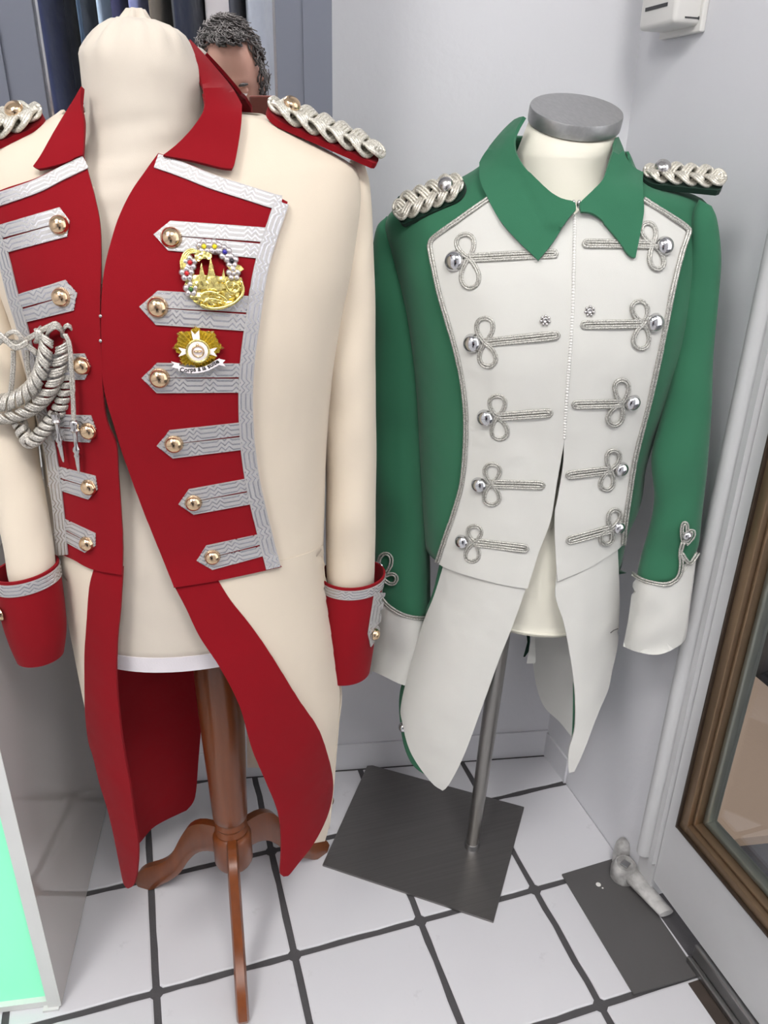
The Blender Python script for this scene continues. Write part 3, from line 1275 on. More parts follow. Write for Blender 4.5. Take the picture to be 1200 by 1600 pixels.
# gathers of the cover towards the knot
for ri, z in enumerate(zsM):
    if z > 1.165:
        w = min(1, (z - 1.165) / 0.03)
        r = ringsM[ri]
        c = sum(r, V((0, 0, 0))) / len(r)
        for k in range(len(r)):
            a = 2 * PI * k / len(r)
            r[k] = c + (r[k] - c) * (1 + w * (0.055 * math.sin(9 * a + 2 * math.sin(3 * a)) + 0.035 * math.sin(17 * a + 1.7)))
    if 1.03 < z < 1.13:      # soft drag lines at the base of the neck
        r = ringsM[ri]
        c = sum(r, V((0, 0, 0))) / len(r)
        for k in range(len(r)):
            a = 2 * PI * k / len(r)
            r[k] = c + (r[k] - c) * (1 + 0.010 * math.sin(z * 260 + 2.5 * a))
SM = Surf(*ringloft(ringsM))
mk('torso', *ringloft(ringsM, True, (True, True)), MT['linen'], bust, 180)
kc = sum(ringsM[-1], V((0, 0, 0))) / 88
kn = []
for i in range(9):
    t = i / 8
    rr = 0.013 * (1 - 0.75 * t) + 0.004
    kn.append([kc + V((0.002 * t, 0, 0.016 * t - 0.006)) + V((math.cos(2 * PI * k / 36), math.sin(2 * PI * k / 36), 0)) * rr * (1 + 0.25 * math.sin(6 * 2 * PI * k / 36 + t)) for k in range(36)])
mk('cover_knot', *ringloft(kn, True, (False, True)), MT['linen'], bust, 180)
# hem band of the cover
hb = ringsM[:3]
mk('hem_band', *shell(*ringloft([[v + (v - AX.xy.to_3d()).xy.to_3d().normalized() * 0.0015 + V((0, 0, dz)) for v in ringsM[0]] for dz in (-0.012, -0.004, 0.008)]), 0.003), MT['band'], bust, 60)
# stand
pole = [(0.0, 0.112), (0.026, 0.112), (0.0285, 0.118), (0.0285, 0.165), (0.026, 0.171), (0.0225, 0.173), (0.0245, 0.178), (0.0225, 0.183), (0.0215, 0.186), (0.0235, 0.191), (0.0215, 0.196), (0.021, 0.199), (0.025, 0.204),
        (0.0255, 0.215), (0.0265, 0.26), (0.029, 0.33), (0.031, 0.40), (0.0315, 0.46), (0.03, 0.52), (0.026, 0.556)]
mk('pole', *lathe(pole, AX, seg=36), MT['wood'], bust, 40)
upper = [(0.0, 0.176), (0.015, 0.178), (0.05, 0.176), (0.072, 0.160), (0.088, 0.132), (0.103, 0.100), (0.120, 0.074), (0.142, 0.056), (0.162, 0.043), (0.178, 0.024), (0.184, 0.006), (0.180, 0.0)]
lower = [(0.150, 0.0), (0.132, 0.018), (0.112, 0.036), (0.093, 0.060), (0.078, 0.088), (0.062, 0.110), (0.045, 0.122), (0.02, 0.126), (0.0, 0.126)]


def leg(direction, wid):
    d = V((direction[0], direction[1], 0)).normalized()
    w = V((-d.y, d.x, 0))
    up = spline([V((a, b)) for a, b in upper], 0.01)
    lo = spline([V((a, b)) for a, b in lower], 0.01)
    n = 26

    def res(P):
        L = [0]
        for i in range(1, len(P)): L.append(L[-1] + (P[i] - P[i - 1]).length)
        out = []
        for j in range(n):
            s = L[-1] * j / (n - 1)
            for i in range(1, len(P)):
                if s <= L[i] or i == len(P) - 1:
                    out.append(P[i - 1].lerp(P[i], (s - L[i - 1]) / max(1e-9, L[i] - L[i - 1])))
                    break
        return out
    U, Lw = res(up), res(lo)[::-1]
    rings = []
    for a, b in zip(U, Lw):
        ring = []
        for (p, s, e) in ((a, -1, 0.55), (a, -1, 0), (a, 1, 0), (a, 1, 0.55), (b, 1, 0.55), (b, 1, 0), (b, -1, 0), (b, -1, 0.55)):
            pass
        m_ = (a + b) / 2
        c = 0.16
        for (f, s) in ((1 - c, -1), (1, -1 + 2 * c), (1, 1 - 2 * c), (1 - c, 1), (c, 1), (0, 1 - 2 * c), (0, -1 + 2 * c), (c, -1)):
            q = b.lerp(a, f)
            ring.append(AX + d * q.x + V((0, 0, max(0.0005, q.y))) + w * (s * wid / 2))
        rings.append(ring)
    return ringloft(rings, True, (True, True))


for tgt in ((-0.02, 0.199), (0.292, 0.178), (0.112, -0.081)):
    mk('leg', *leg((tgt[0] - AX.x, tgt[1] - AX.y), 0.017), MT['wood'], bust, 35)

# the coat
coatA = Thing('red_cream_tailcoat', 'cream uniform tailcoat with red front, silver lace bars and gold buttons', 'coat', V((AX.x, AX.y, 0.2)))
# pixel outlines
R_front = [(248, 243), (225, 275), (205, 305), (186, 345), (172, 392), (164, 432), (161, 475), (161, 531), (165, 602), (184, 674), (202, 730), (225, 794), (247, 850), (272, 914)]
L_front = [(133, 247), (140, 272), (150, 310), (158, 350), (160, 400), (159, 494), (161, 550), (165, 625), (171, 659), (184, 692), (187, 737), (191, 794), (194, 850), (193, 896)]
opening = [V(p) for p in [(120, 150)] + L_front + [(193, 960), (292, 960)] + R_front[::-1] + [(300, 150)]]
vs, fs = ringloft(ringsA)
cut = [V(p) for p in [(90, 120), (100, 235)]] + [V((p[0] - 8, p[1])) for p in L_front] + [V(p) for p in [(180, 990), (300, 990)]] + [V((p[0] + 12, p[1])) for p in R_front[::-1]] + [V(p) for p in [(300, 240), (352, 185), (340, 120)]]
pxs = [proj(v) for v in vs]
facR = poly_edges([[(268, 905), (272, 914), (291, 950), (311, 991), (343, 1039), (372, 1096), (392, 1165), (412, 1214), (433, 1267), (439, 1315), (437, 1364)],
                   [(437, 1364), (442, 1368), (449, 1367), (465, 1348), (490, 1315), (510, 1271), (516, 1226), (506, 1177), (490, 1133), (461, 1088), (420, 1019), (391, 976), (360, 937), (339, 903), (334, 895)],
                   [(334, 895), (268, 905)]])
facL = poly_edges([[(148, 877), (193, 885)], [(193, 885), (189, 950), (184, 1000), (183, 1060), (189, 1130), (196, 1180), (204, 1225), (211, 1277), (217, 1318), (215, 1361), (210, 1382)],
                   [(210, 1382), (202, 1387), (195, 1380), (189, 1353), (178, 1298), (169, 1261), (158, 1225), (147, 1180), (140, 1157), (135, 1112), (134, 1060), (134, 1020), (137, 972), (141, 917), (148, 887), (148, 877)]])
n_seg = 112
keep = []
for f in fs:
    c = sum((vs[i] for i in f), V((0, 0, 0))) / 4
    nrm = (vs[f[1]] - vs[f[0]]).cross(vs[f[3]] - vs[f[0]])
    front = (c - axA(c.z)).dot(vA) > 0.02
    if c.z < 0.652 or c.z > 1.126:
        continue
    q = proj(c)
    if front and any(inside(V(q), P) for P in (cut, facR, facL)):
        continue
    keep.append(f)
mk('coat_body', *shell(*outward(vs, keep), 0.003), MT['cream'], coatA, 180)

# red plastron fronts
polyR = poly_edges([R_front[::-1], [(248, 243), (300, 262), (340, 280), (380, 294), (420, 305), (447, 318)],
                    [(447, 318), (430, 370), (412, 430), (402, 500), (394, 560), (391, 620), (394, 690), (402, 750), (415, 810), (430, 870), (437, 884)],
                    [(437, 884), (345, 904), (272, 916)]])
frR = px_panel('front_panel', polyR, SA, 0.005, 0.003, MT['red'], coatA, 11)
polyL = poly_edges([L_front, [(193, 896), (148, 887), (120, 872), (98, 862)],
                    [(98, 862), (94, 805), (88, 737), (77, 679), (62, 610), (42, 522), (25, 475), (0, 385), (-14, 325)],
                    [(-14, 325), (0, 303), (60, 282), (100, 262), (133, 247)]])
frL = px_panel('front_panel', polyL, SA, 0.005, 0.003, MT['red'], coatA, 11)
PA = (coatA.o, coatA.L)
OB = 0.0067
# lace edging
px_strip('lace_edging', [(245, 256), (285, 270), (330, 288), (380, 304), (425, 318), (437, 320)], 11, SA, OB, 0.0014, MT['braid'], coatA)
px_strip('lace_edging', [(437, 320), (418, 375), (403, 430), (392, 500), (384, 560), (381, 620), (384, 690), (392, 750), (405, 810), (419, 868), (423, 885)], 11, SA, OB + 0.0003, 0.0014, MT['braid'], coatA)
px_strip('lace_edging', [(137, 258), (100, 276), (60, 296), (0, 316), (-12, 320)], 10, SA, OB, 0.0014, MT['braid'], coatA)
px_strip('lace_edging', [(-8, 330), (5, 375), (15, 405), (30, 465), (45, 515), (66, 610), (83, 679), (93, 743), (100, 805), (105, 864)], 8, SA, OB + 0.0003, 0.0014, MT['braid'], coatA)


def lace_bar(tip, end, h0, h1, tl, btn, br, flip=False, surf=SA, gap=1.6):
    """pair of lace strips ending in a point, with a button"""
    tip, end = V(tip), V(end)
    d = (end - tip).normalized()
    m = V((-d.y, d.x))
    if m.y > 0: m = -m                       # m points up in the picture
    def strip(sg):
        o = [tip, tip + d * tl + m * (sg * h0), end + m * (sg * h1), end + m * (sg * gap), tip + d * (tl * 0.9) + m * (sg * 0.5), ]
        segs = [[o[0], o[1]], [o[1], o[2]], [o[2], o[3]], [o[3], o[4]], [o[4], o[0]]]
        mid = m * (sg * (h0 + 0.5) / 2)
        return px_panel('lace_bar', poly_edges(segs, 6), surf, OB - 0.0002, 0.0013, MT['braid'], coatA, 9,
                        uvaxis=((tip + mid).to_tuple(), (end + m * (sg * (h1 + gap) / 2)).to_tuple(), h0 * 0.52))
    strip(1)
    strip(-1)
    dome_button(surf, btn[0], btn[1], br, MT['gold'], coatA, OB - 0.001)


for a in [((241, 369), (412, 382), 23, 24, 24, (268, 374), 0.0094),
          ((219, 479), (398, 490), 26, 27, 27, (247, 480), 0.0094),
          ((223, 588), (390, 588), 23, 22, 23, (250, 588), 0.0094),
          ((246, 693), (392, 676), 22, 21, 22, (272, 690), 0.0090),
          ((279, 784), (404, 761), 20, 20, 20, (302, 782), 0.0085),
          ((307, 873), (420, 845), 20, 17, 20, (331, 867), 0.0084)]:
    lace_bar(*a)
for a in [((113, 347), (4, 376), 23, 22, 10, (97, 354), 0.0086),
          ((125, 458), (28, 484), 24, 22, 12, (101, 464), 0.0086),
          ((146, 570), (58, 572), 20, 20, 9, (133, 569), 0.0084),
          ((154, 667), (80, 664), 21, 20, 8, (143, 670), 0.0084),
          ((157, 761), (88, 741), 19, 17, 9, (144, 758), 0.0082),
          ((154, 849), (98, 820), 17, 15, 9, (141, 846), 0.0080)]:
    lace_bar(*a)

# tails
px_panel('tail_facing', facR, SS, 0.0018, 0.003, MT['red'], coatA, 12, wrinkle=lambda x, y: 0.003 * (1 + math.sin((y - 1000) / 70.0)) * max(0, min(1, (y - 930) / 80)))
tailR = poly_edges([[(330, 892), (435, 876), (480, 864), (504, 852)], [(504, 852), (509, 900), (515, 950), (521, 1000), (528, 1060), (530, 1092), (527, 1130), (519, 1226), (513, 1290), (507, 1314)],
                    [(507, 1314), (490, 1317), (485, 1318)], [(485, 1318), (503, 1271), (508, 1226), (498, 1177), (482, 1133), (453, 1088), (412, 1019), (383, 976), (352, 937), (330, 892)]])
px_panel('tail', tailR, SS, 0.0008, 0.003, MT['cream'], coatA, 12)
px_panel('tail_facing', facL, SS, 0.0018, 0.003, MT['red'], coatA, 11)
tailL = poly_edges([[(92, 848), (120, 858), (154, 874)], [(154, 874), (147, 917), (143, 972), (140, 1020), (140, 1060), (139, 1100), (138, 1116)], [(138, 1116), (134, 1108), (122, 1050), (107, 972), (97, 915), (89, 858)], [(89, 858), (92, 848)]])
px_panel('tail', tailL, SS, 0.0008, 0.003, MT['cream'], coatA, 10)
# back tails: red lining seen from the front, cream outside
linA = poly_edges([[(150, 900), (322, 900)], [(322, 900), (320, 1000), (318, 1060), (316, 1110), (310, 1185), (306, 1235), (301, 1253), (291, 1265)], [(291, 1265), (259, 1280), (236, 1294), (215, 1318), (195, 1330)],
                   [(195, 1330), (170, 1250), (160, 1150), (150, 1050), (150, 900)]])
px_panel('tail_lining', linA, SS, 0.002, 0.002, MT['red'], coatA, 13, which=1)
px_panel('back_tail', linA, SS, -0.0005, 0.002, MT['cream'], coatA, 16, which=1)
kb0, kb1 = int(112 * 0.80), int(112 * 1.04)
mk('back_tail', *shell(*outward(*ringloft(ring_slice(ringsS[9:46], kb0, kb1), False)), 0.003), MT['cream'], coatA, 180)
tb, tn = onplane(516, 1251, axA(0), vA), 0
dome_at(onplane(514, 1251, AX - vA * 0.02, vA), V((0.8, -0.5, 0.1)), 0.008, MT['gold'], coatA)

# collar
C_L = tabf([(40, 140), (100, 128), (130, 122), (165, 112), (195, 94), (230, 73), (262, 48), (290, 40)])
C_R = tabf([(40, 285), (62, 297), (100, 333), (135, 359), (165, 378), (200, 379), (262, 372), (290, 372)])
zsC = frange(1.055, 1.195, 30)
ringsC = sil_loft(axA, zsC, C_L, C_R, lambda z: -0.06 * max(0, (z - 1.075) / 0.12), tabf([(1.05, 0.105), (1.08, 0.09), (1.11, 0.082), (1.15, 0.078), (1.2, 0.06)]), tabf([(1.05, 0.095), (1.11, 0.08), (1.2, 0.065)]), 80, 2.1)
SCo = Surf(*join([ringloft(ringsC), ringloft(inflate(ringsA, 0.008))]))
colR = poly_edges([[(294, 65), (313, 85), (340, 116), (360, 141), (376, 168)], [(376, 168), (376, 190), (372, 225), (366, 258), (362, 266)], [(362, 266), (345, 264), (300, 253), (255, 245)],
                   [(255, 245), (280, 224), (305, 195), (319, 168), (314, 135), (304, 100), (294, 65)]])
px_panel('collar', colR, SCo, 0.003, 0.004, MT['red'], coatA, 9)
colL = poly_edges([[(131, 138), (118, 160), (105, 180), (85, 212), (66, 245), (54, 262)], [(54, 262), (62, 266), (95, 259), (131, 246)], [(131, 246), (133, 215), (133, 190), (129, 165), (131, 138)]])
px_panel('collar', colL, SCo, 0.003, 0.004, MT['red'], coatA, 9)
mk('collar_back', *shell(*outward(*ringloft(ring_slice(inflate(ringsC[9:23], -0.010), 45, 66), False)), 0.004), MT['red'], coatA, 180)

# hooks of the front
for y in (493, 531):
    p, n = SA.at(160, y, 0.005)
    mk('hook', *sphere(p, 0.0018), MT['tip'], coatA, 180)

# sleeves
def sleeve(rows, ratio, mat, par, seg=36, fold=0.0, seed=0, name='sleeve', axis=AX):
    r = edge_loft(rows, axis, ratio, seg, 7, 2.1)
    rnd = random.Random(seed)
    ph = [rnd.uniform(0, 6.28) for _ in range(5)]
    for i, ring in enumerate(r):
        c = sum(ring, V((0, 0, 0))) / len(ring)
        t = i / len(r)
        for k in range(len(ring)):
            a = 2 * PI * k / len(ring)
            w = fold * (0.6 * math.sin(46 * t + 1.3 * math.sin(a + ph[0]) + ph[1]) * math.sin(a * 1 + ph[2]) + 0.4 * math.sin(27 * t + 2 * a + ph[3]))
            # only in depth, so the outline stays
            ring[k] = c + (ring[k] - c) * (1 + w * abs(math.sin(a)))
    return r


slR = sleeve([(548, 250, 570, 258, 0.0), (536, 280, 577, 290, 0.0), (524, 350, 581, 350, 0.0), (513, 450, 584, 450, 0.005), (504, 560, 585, 560, 0.01), (505, 640, 585.5, 640, 0.012), (510, 740, 586, 740, 0.014),
              (510, 830, 585, 830, 0.016), (511, 900, 583, 905, 0.016), (516, 930, 580, 932, 0.016)], lambda t: 1.25 - 0.3 * max(0, (t - 0.7) / 0.3), MT['cream'], coatA, fold=0.06, seed=3)
mk('sleeve', *ringloft(slR, True, (True, True)), MT['cream'], coatA, 180)
slL = sleeve([(-42, 250, -12, 256, 0.0), (-52, 290, -4, 290, 0.0), (-58, 360, 6, 360, 0.005), (-56, 450, 14, 450, 0.01), (-50, 560, 44, 560, 0.02), (-38, 640, 54, 640, 0.032), (-20, 740, 64, 735, 0.047),
              (2, 830, 78, 815, 0.062), (13, 897, 86, 876, 0.07), (17, 915, 88, 895, 0.07)], lambda t: 1.25 - 0.4 * max(0, (t - 0.6) / 0.4), MT['cream'], coatA, fold=0.06, seed=5)
mk('sleeve', *ringloft(slL, True, (True, True)), MT['cream'], coatA, 180)


def cuff(rows, mat, lining, ratio=1.0, dcap=None):
    r = edge_loft(rows, AX, ratio, 48, 6, 2.0)
    c = mk('cuff', *shell(*outward(*ringloft(r)), 0.0025), mat, coatA, 60)
    s = Surf(*ringloft(r))
    return r, c, s


cr, cobj, SCuR = cuff([(500, 901, 601, 889, 0.016), (497, 930, 595, 920, 0.016), (492, 975, 588, 968, 0.016), (487, 1015, 582, 1010, 0.016), (483, 1047, 577, 1041, 0.016)], MT['red'], None, 0.95)
wrap_band('cuff_lace', cr, 0.03, 0.155, 0.0012, 0.0012, MT['braid'], (cobj, coatA.L))
px_strip('lace_tab', [(592, 925), (588, 950), (584, 975), (580, 1000), (578, 1010)], lambda t: 8 if t < 0.75 else 8 * (1 - t) / 0.25 + 0.3, SCuR, 0.002, 0.0012, MT['braid'], (cobj, coatA.L))
p_, n_ = SCuR.at(583, 990, 0.002)
dome_at(p_, (n_ + RT * 0.6).normalized(), 0.0078, MT['gold'], (cobj, coatA.L))
cl, cobj2, SCuL = cuff([(-12, 897, 92, 876, 0.07), (-6, 930, 97, 910, 0.07), (3, 968, 102, 950, 0.07), (14, 1002, 104, 985, 0.07), (26, 1030, 100, 1018, 0.07)], MT['red'], None, 0.9)
wrap_band('cuff_lace', cl, 0.03, 0.165, 0.0012, 0.0012, MT['braid'], (cobj2, coatA.L))
p_, n_ = SCuL.at(4, 958, 0.001)
dome_at(p_, (n_ - RT * 0.6).normalized(), 0.0075, MT['gold'], (cobj2, coatA.L))


# epaulettes of the red coat
def epaulette(name, I, O, W, width, base_mat, par, button, bmat, r=0.0016, turns=3.0, strands=3, cords=4, basew=1.15, lift=0.004, pmat='plait', bthick=0.004, height=None):
    ax = (O - I).normalized()
    W = (W - ax * W.dot(ax)).normalized()
    N = ax.cross(W)
    if N.z < 0: N = -N
    hw = width * basew / 2
    L = (O - I).length
    out = []
    for k in range(13):
        a = PI / 2 + PI * k / 12
        out.append(I + ax * (math.cos(a) * hw * 0.8) + W * (math.sin(a) * hw))
    for k in range(7):
        a = -PI / 2 + PI * k / 6
        out.append(O + ax * (math.cos(a) * hw * 0.35) + W * (math.sin(a) * hw))
    n = len(out)
    vs = [p + N * h for h in (0.0, bthick) for p in out]
    fs = [tuple(reversed(range(n))), tuple(range(n, 2 * n))] + [(i, (i + 1) % n, n + (i + 1) % n, n + i) for i in range(n)]
    b = mk(name, vs, fs, base_mat, par, 30)
    (pv, pf), _ = plait(I + N * (bthick + lift) - ax * (hw * 0.55), O + N * (bthick + lift) + ax * (hw * 0.25), W, width, r, turns, strands, cords, height)
    L_ = par.L
    mk('plaited_cord', pv, pf, MT[pmat], (b, L_), 180)
    dome_at(I + N * (bthick + lift + r * 3) + ax * 0.004, (N + W * 0.25).normalized(), button, bmat, (b, L_), tall=0.5)
    return b


def shoulder(x, y, dc):
    return onplane(x, y, AX + vA * dc, vA)


epaulette('epaulette', shoulder(440, 188, 0.015), shoulder(578, 249, 0.015), vA + V((0, 0, -0.5)), 0.045, MT['red'], coatA, 0.0085, MT['gold'], 0.0022, 2.0, 3, 4, 0.92, 0.006, height=0.0045, bthick=0.006)
epaulette('epaulette', shoulder(46, 199, 0.015), shoulder(-80, 247, 0.015), vA + V((0, 0, -0.5)), 0.045, MT['red'], coatA, 0.0085, MT['gold'], 0.0022, 2.0, 3, 4, 0.92, 0.006, height=0.0045, bthick=0.006)


# ------------------------------------------------------------------ green and white tailcoat on the steel-stand bust
BX = V((0.534, 0.107, 0))
axB = lambda z: V((BX.x + 0.041 * z / 1.14, BX.y - 0.013 * z / 1.14, z))
cB = axB(0.8)
vB = V((CP.x - cB.x, CP.y - cB.y, 0)).normalized()
B0 = V((cB.x, cB.y, 0))

GL = tabf([(200, 790), (240, 765), (262, 750), (290, 705), (318, 645), (340, 612), (365, 604), (400, 612), (500, 636), (600, 648), (700, 654), (800, 660), (885, 668), (930, 668)])
GR = tabf([(200, 965), (240, 985), (272, 1005), (288, 1050), (303, 1096), (325, 1110), (360, 1112), (400, 1106), (500, 1084), (600, 1050), (650, 1030), (712, 1011), (747, 1007), (775, 1000), (805, 986), (852, 975), (930, 968)])
g_bf = tabf([(0.54, 0.11), (0.58, 0.108), (0.65, 0.103), (0.75, 0.104), (0.88, 0.118), (0.96, 0.112), (1.01, 0.096), (1.05, 0.08), (1.08, 0.066), (1.12, 0.056)])
g_bb = tabf([(0.58, 0.09), (0.75, 0.08), (0.95, 0.09), (1.05, 0.07), (1.12, 0.055)])
zsG = frange(0.54, 0.98, 38) + frange(0.986, 1.10, 30)
ringsG = sil_loft(axB, zsG, GL, GR, lambda z: 0.0, g_bf, g_bb, 112, 2.25)
# soft drag folds at the sides
SG = Surf(*ringloft(ringsG))
HL = tabf([(700, 654), (800, 660), (885, 668), (980, 650), (1060, 622), (1105, 612), (1180, 608), (1300, 608)])
HR = tabf([(700, 1013), (775, 1000), (805, 986), (852, 975), (915, 970), (1010, 968), (1100, 966), (1300, 960)])
zsH = frange(0.05, 0.70, 48)
ringsH = sil_loft(axB, zsH, HL, HR, lambda z: 0.0, tabf([(0.05, 0.135), (0.3, 0.128), (0.5, 0.113), (0.58, 0.108), (0.65, 0.103), (0.75, 0.104)]), tabf([(0.05, 0.12), (0.4, 0.10), (0.63, 0.088)]), 112, 2.25)
SH = Surf(*ringloft(ringsH))

# bust, neck cap, pole and plate
sb = Thing('display_bust', 'off-white bust with steel neck cap on a steel pole and square plate', 'mannequin', BX)
NLt = tabf([(120, 829), (180, 824), (205, 817), (235, 808), (270, 800), (300, 788), (330, 735), (360, 640), (400, 632), (500, 654), (600, 668), (700, 674), (800, 690), (900, 712), (960, 725)])
NRt = tabf([(120, 972), (180, 968), (205, 964), (235, 956), (270, 952), (300, 968), (330, 1020), (360, 1090), (400, 1085), (500, 1064), (600, 1032), (700, 995), (800, 970), (900, 955), (960, 948)])
n_bf = tabf([(0.50, 0.088), (0.6, 0.092), (0.75, 0.088), (0.88, 0.102), (0.96, 0.096), (1.01, 0.08), (1.05, 0.066), (1.08, 0.06), (1.12, 0.058)])
n_bb = tabf([(0.50, 0.08), (0.75, 0.066), (0.95, 0.074), (1.05, 0.056), (1.12, 0.055)])
zsN = frange(0.5, 1.0, 30) + frange(1.006, 1.095, 22)
ringsN = sil_loft(axB, zsN, NLt, NRt, lambda z: 0.0, n_bf, n_bb, 72, 2.05)
e1 = (onplane(975, 180, B0, vB) - onplane(828, 161, B0, vB)) / 2
cc = (onplane(975, 180, B0, vB) + onplane(828, 161, B0, vB)) / 2
tau = math.radians(21)
e2 = (vB * math.cos(tau) - V((0, 0, math.sin(tau)))) * (e1.length * 0.97)
NC = e1.cross(e2).normalized()
if NC.z < 0: NC = -NC
disc = lambda f, h: [cc + NC * h + (e1 * math.cos(2 * PI * k / 72) + e2 * math.sin(2 * PI * k / 72)) * f for k in range(72)]
mk('torso', *ringloft([[v + V((0, 0, -0.004)) * 0 for v in ringsN[0]]] + ringsN + [disc(0.955, -0.017)], True, (True, True)), MT['busts'], sb, 180)
mk('bottom_seam', *tube([v + V((0, 0, 0.004)) for v in ringsN[0]], 0.0022, 6, True), MT['busts'], sb, 180)
mk('neck_cap', *ringloft([disc(0.96, -0.0165), disc(0.995, -0.0155), disc(1.0, -0.013), disc(1.0, -0.0018), disc(0.985, 0.0)], True, (True, True)), brushed('brushed_neck_cap', (0.42, 0.42, 0.42), 0.42, 0.85, (300, 8, 300)), sb, 30)
pt = axB(0.5)
mk('pole', *tube([BX + V((0, 0, 0.004)), BX.lerp(pt, 0.5) + V((0, 0, 0.002)), pt], [0.0105, 0.0125, 0.0125], 24), brushed('brushed_pole', (0.3, 0.29, 0.275), 0.3, 0.9, (900, 900, 3)), sb, 40)
mk('pole_socket', *lathe([(0.013, 0.004), (0.013, 0.012), (0.0118, 0.0145)], BX, seg=24), MT['steel'], sb, 40)
pc = [onplane(x, y, V((0, 0, 0.004)), V((0, 0, 1))) for x, y in ((575, 1194), (819, 1261), (771, 1440), (504, 1351))]
vs, fs = prism([(p.x, p.y) for p in pc][::-1], 0.0005, 0.0042)
mk('base_plate', vs, fs, brushed('dark_brushed_plate', (0.2, 0.19, 0.185), 0.34, 0.75, (4, 300, 300)), sb)

coatB = Thing('green_white_tailcoat', 'green uniform tailcoat with white front, silver cord knots and chrome buttons', 'coat', V((BX.x, BX.y, 0.2)))
zipL = [(897, 338), (896, 400), (893, 500), (886, 600), (881, 680)]
LfB = zipL + [(877, 708), (868, 760), (860, 810), (842, 860), (824, 917)]
RfB = zipL + [(879, 725), (870, 780), (866, 802), (867, 860), (870, 906)]
cutB = [V(p) for p in [(790, 180), (780, 250), (850, 330), (885, 360), (880, 600), (868, 700), (845, 800), (815, 900), (805, 960), (890, 960), (880, 900), (884, 780), (892, 700), (900, 600), (905, 400), (912, 350), (960, 300), (985, 250), (975, 180)]]
tL = poly_edges([[(696, 876), (735, 888), (785, 902), (826, 907)], [(826, 907), (823, 915), (800, 980), (780, 1030), (755, 1100), (725, 1180), (702, 1225), (692, 1235)],
                 [(692, 1235), (675, 1220), (645, 1172), (631, 1126), (628, 1105), (637, 1060), (660, 980), (680, 930), (694, 884), (696, 876)]])
tR = poly_edges([[(869, 898), (920, 875), (963, 847)], [(963, 847), (966, 922), (966, 970), (965, 1010), (959, 1047), (952, 1080), (935, 1110), (922, 1135), (905, 1180), (896, 1204)],
                 [(896, 1204), (889, 1207), (888, 1172), (896, 1135), (896, 1085), (890, 1030), (880, 972), (870, 942), (867, 925), (869, 906), (869, 898)]])
vs, fs = ringloft(ringsG)
keep = []
for f in fs:
    c = sum((vs[i] for i in f), V((0, 0, 0))) / 4
    if c.z < 0.585:
        continue
    if (c - axB(c.z)).dot(vB) > 0.015 and any(inside(V(proj(c)), P) for P in (cutB, tL, tR)):
        continue
    keep.append(f)
mk('coat_body', *shell(*outward(vs, keep), 0.003), MT['green'], coatB, 180)

OutL = [(766, 315), (720, 346), (684, 371)], [(684, 371), (676, 382), (678, 400), (690, 455), (703, 500), (717, 550), (726, 595), (731, 645), (730, 700), (725, 752), (714, 795), (700, 838), (688, 877)]
OutR = [(1002, 315), (1035, 335), (1067, 357)], [(1067, 357), (1069, 368), (1060, 395), (1045, 455), (1028, 540), (1010, 622), (995, 680), (985, 725), (978, 770), (972, 812), (968, 848)]
pL = poly_edges([[(800, 296), (766, 315)], OutL[0], OutL[1], [(688, 877), (696, 884), (735, 897), (785, 911), (824, 917)], LfB[::-1], [(897, 338), (870, 318), (800, 296)]])


def softfold(x, y):
    return 0.0009 * math.sin(x / 19.0 + math.sin(y / 47.0) * 2) * math.sin(y / 61.0)


px_panel('front_panel', pL, SG, 0.0055, 0.003, MT['white'], coatB, 11, wrinkle=softfold)
pR = poly_edges([RfB, [(870, 906), (920, 884), (962, 856), (968, 848)], OutR[1][::-1], OutR[0][::-1], [(1002, 315), (960, 300), (920, 318), (897, 338)]])
px_panel('front_panel', pR, SG, 0.005, 0.003, MT['white'], coatB, 11, wrinkle=softfold)


def cords(name, paths, surf, off, r, mat, par, closed=False, gap=1.75):
    parts = []
    for P in paths:
        Q = spline(P, 3.5, closed)
        for d in (-gap, gap):
            q = offset2d(Q, d, closed)
            pts, nn = px_line(q, surf, off, smoothpath=False)
            parts.append(tube(pts, r, 6, closed))
    return mk(name, *join(parts), mat, par, 180)


for O in (OutL, OutR):
    cords('edge_cord', [O[0] + O[1][1:]], SG, 0.0066, 0.0017, MT['soutache'], coatB)


def petal(K, c, wid):
    K, c = V(K), V(c)
    D = (c - K)
    L = D.length * 1.72
    D.normalize()
    S = V((-D.y, D.x))
    out = []
    for i in range(25):
        t = i / 24
        out.append(K + D * (L * (1 - math.cos(2 * PI * t)) / 2) + S * (wid * 1.22 * math.sin(2 * PI * t) * math.sin(PI * t) ** 0.9))
    return out


def clover(K, end, up, dn, btn, br, wid, par=coatB, surf=SG, off=0.0066):
    K, end = V(K), V(end)
    d = (end - K).normalized()
    m = V((-d.y, d.x)) * 3.7
    U = [K + m, (K + end) / 2 + m, end - d * 4 + m, end + d * 1.5 + m * 0.7, end + d * 3, end + d * 1.5 - m * 0.7, end - d * 4 - m, (K + end) / 2 - m, K - m]
    cords('cord_knot', [U, petal(K, up, wid), petal(K, dn, wid)], surf, off, 0.00145, MT['soutache'], par, gap=1.6)
    dome_button(surf, btn[0], btn[1], br, MT['chrome'], par, off - 0.001, tall=0.7)


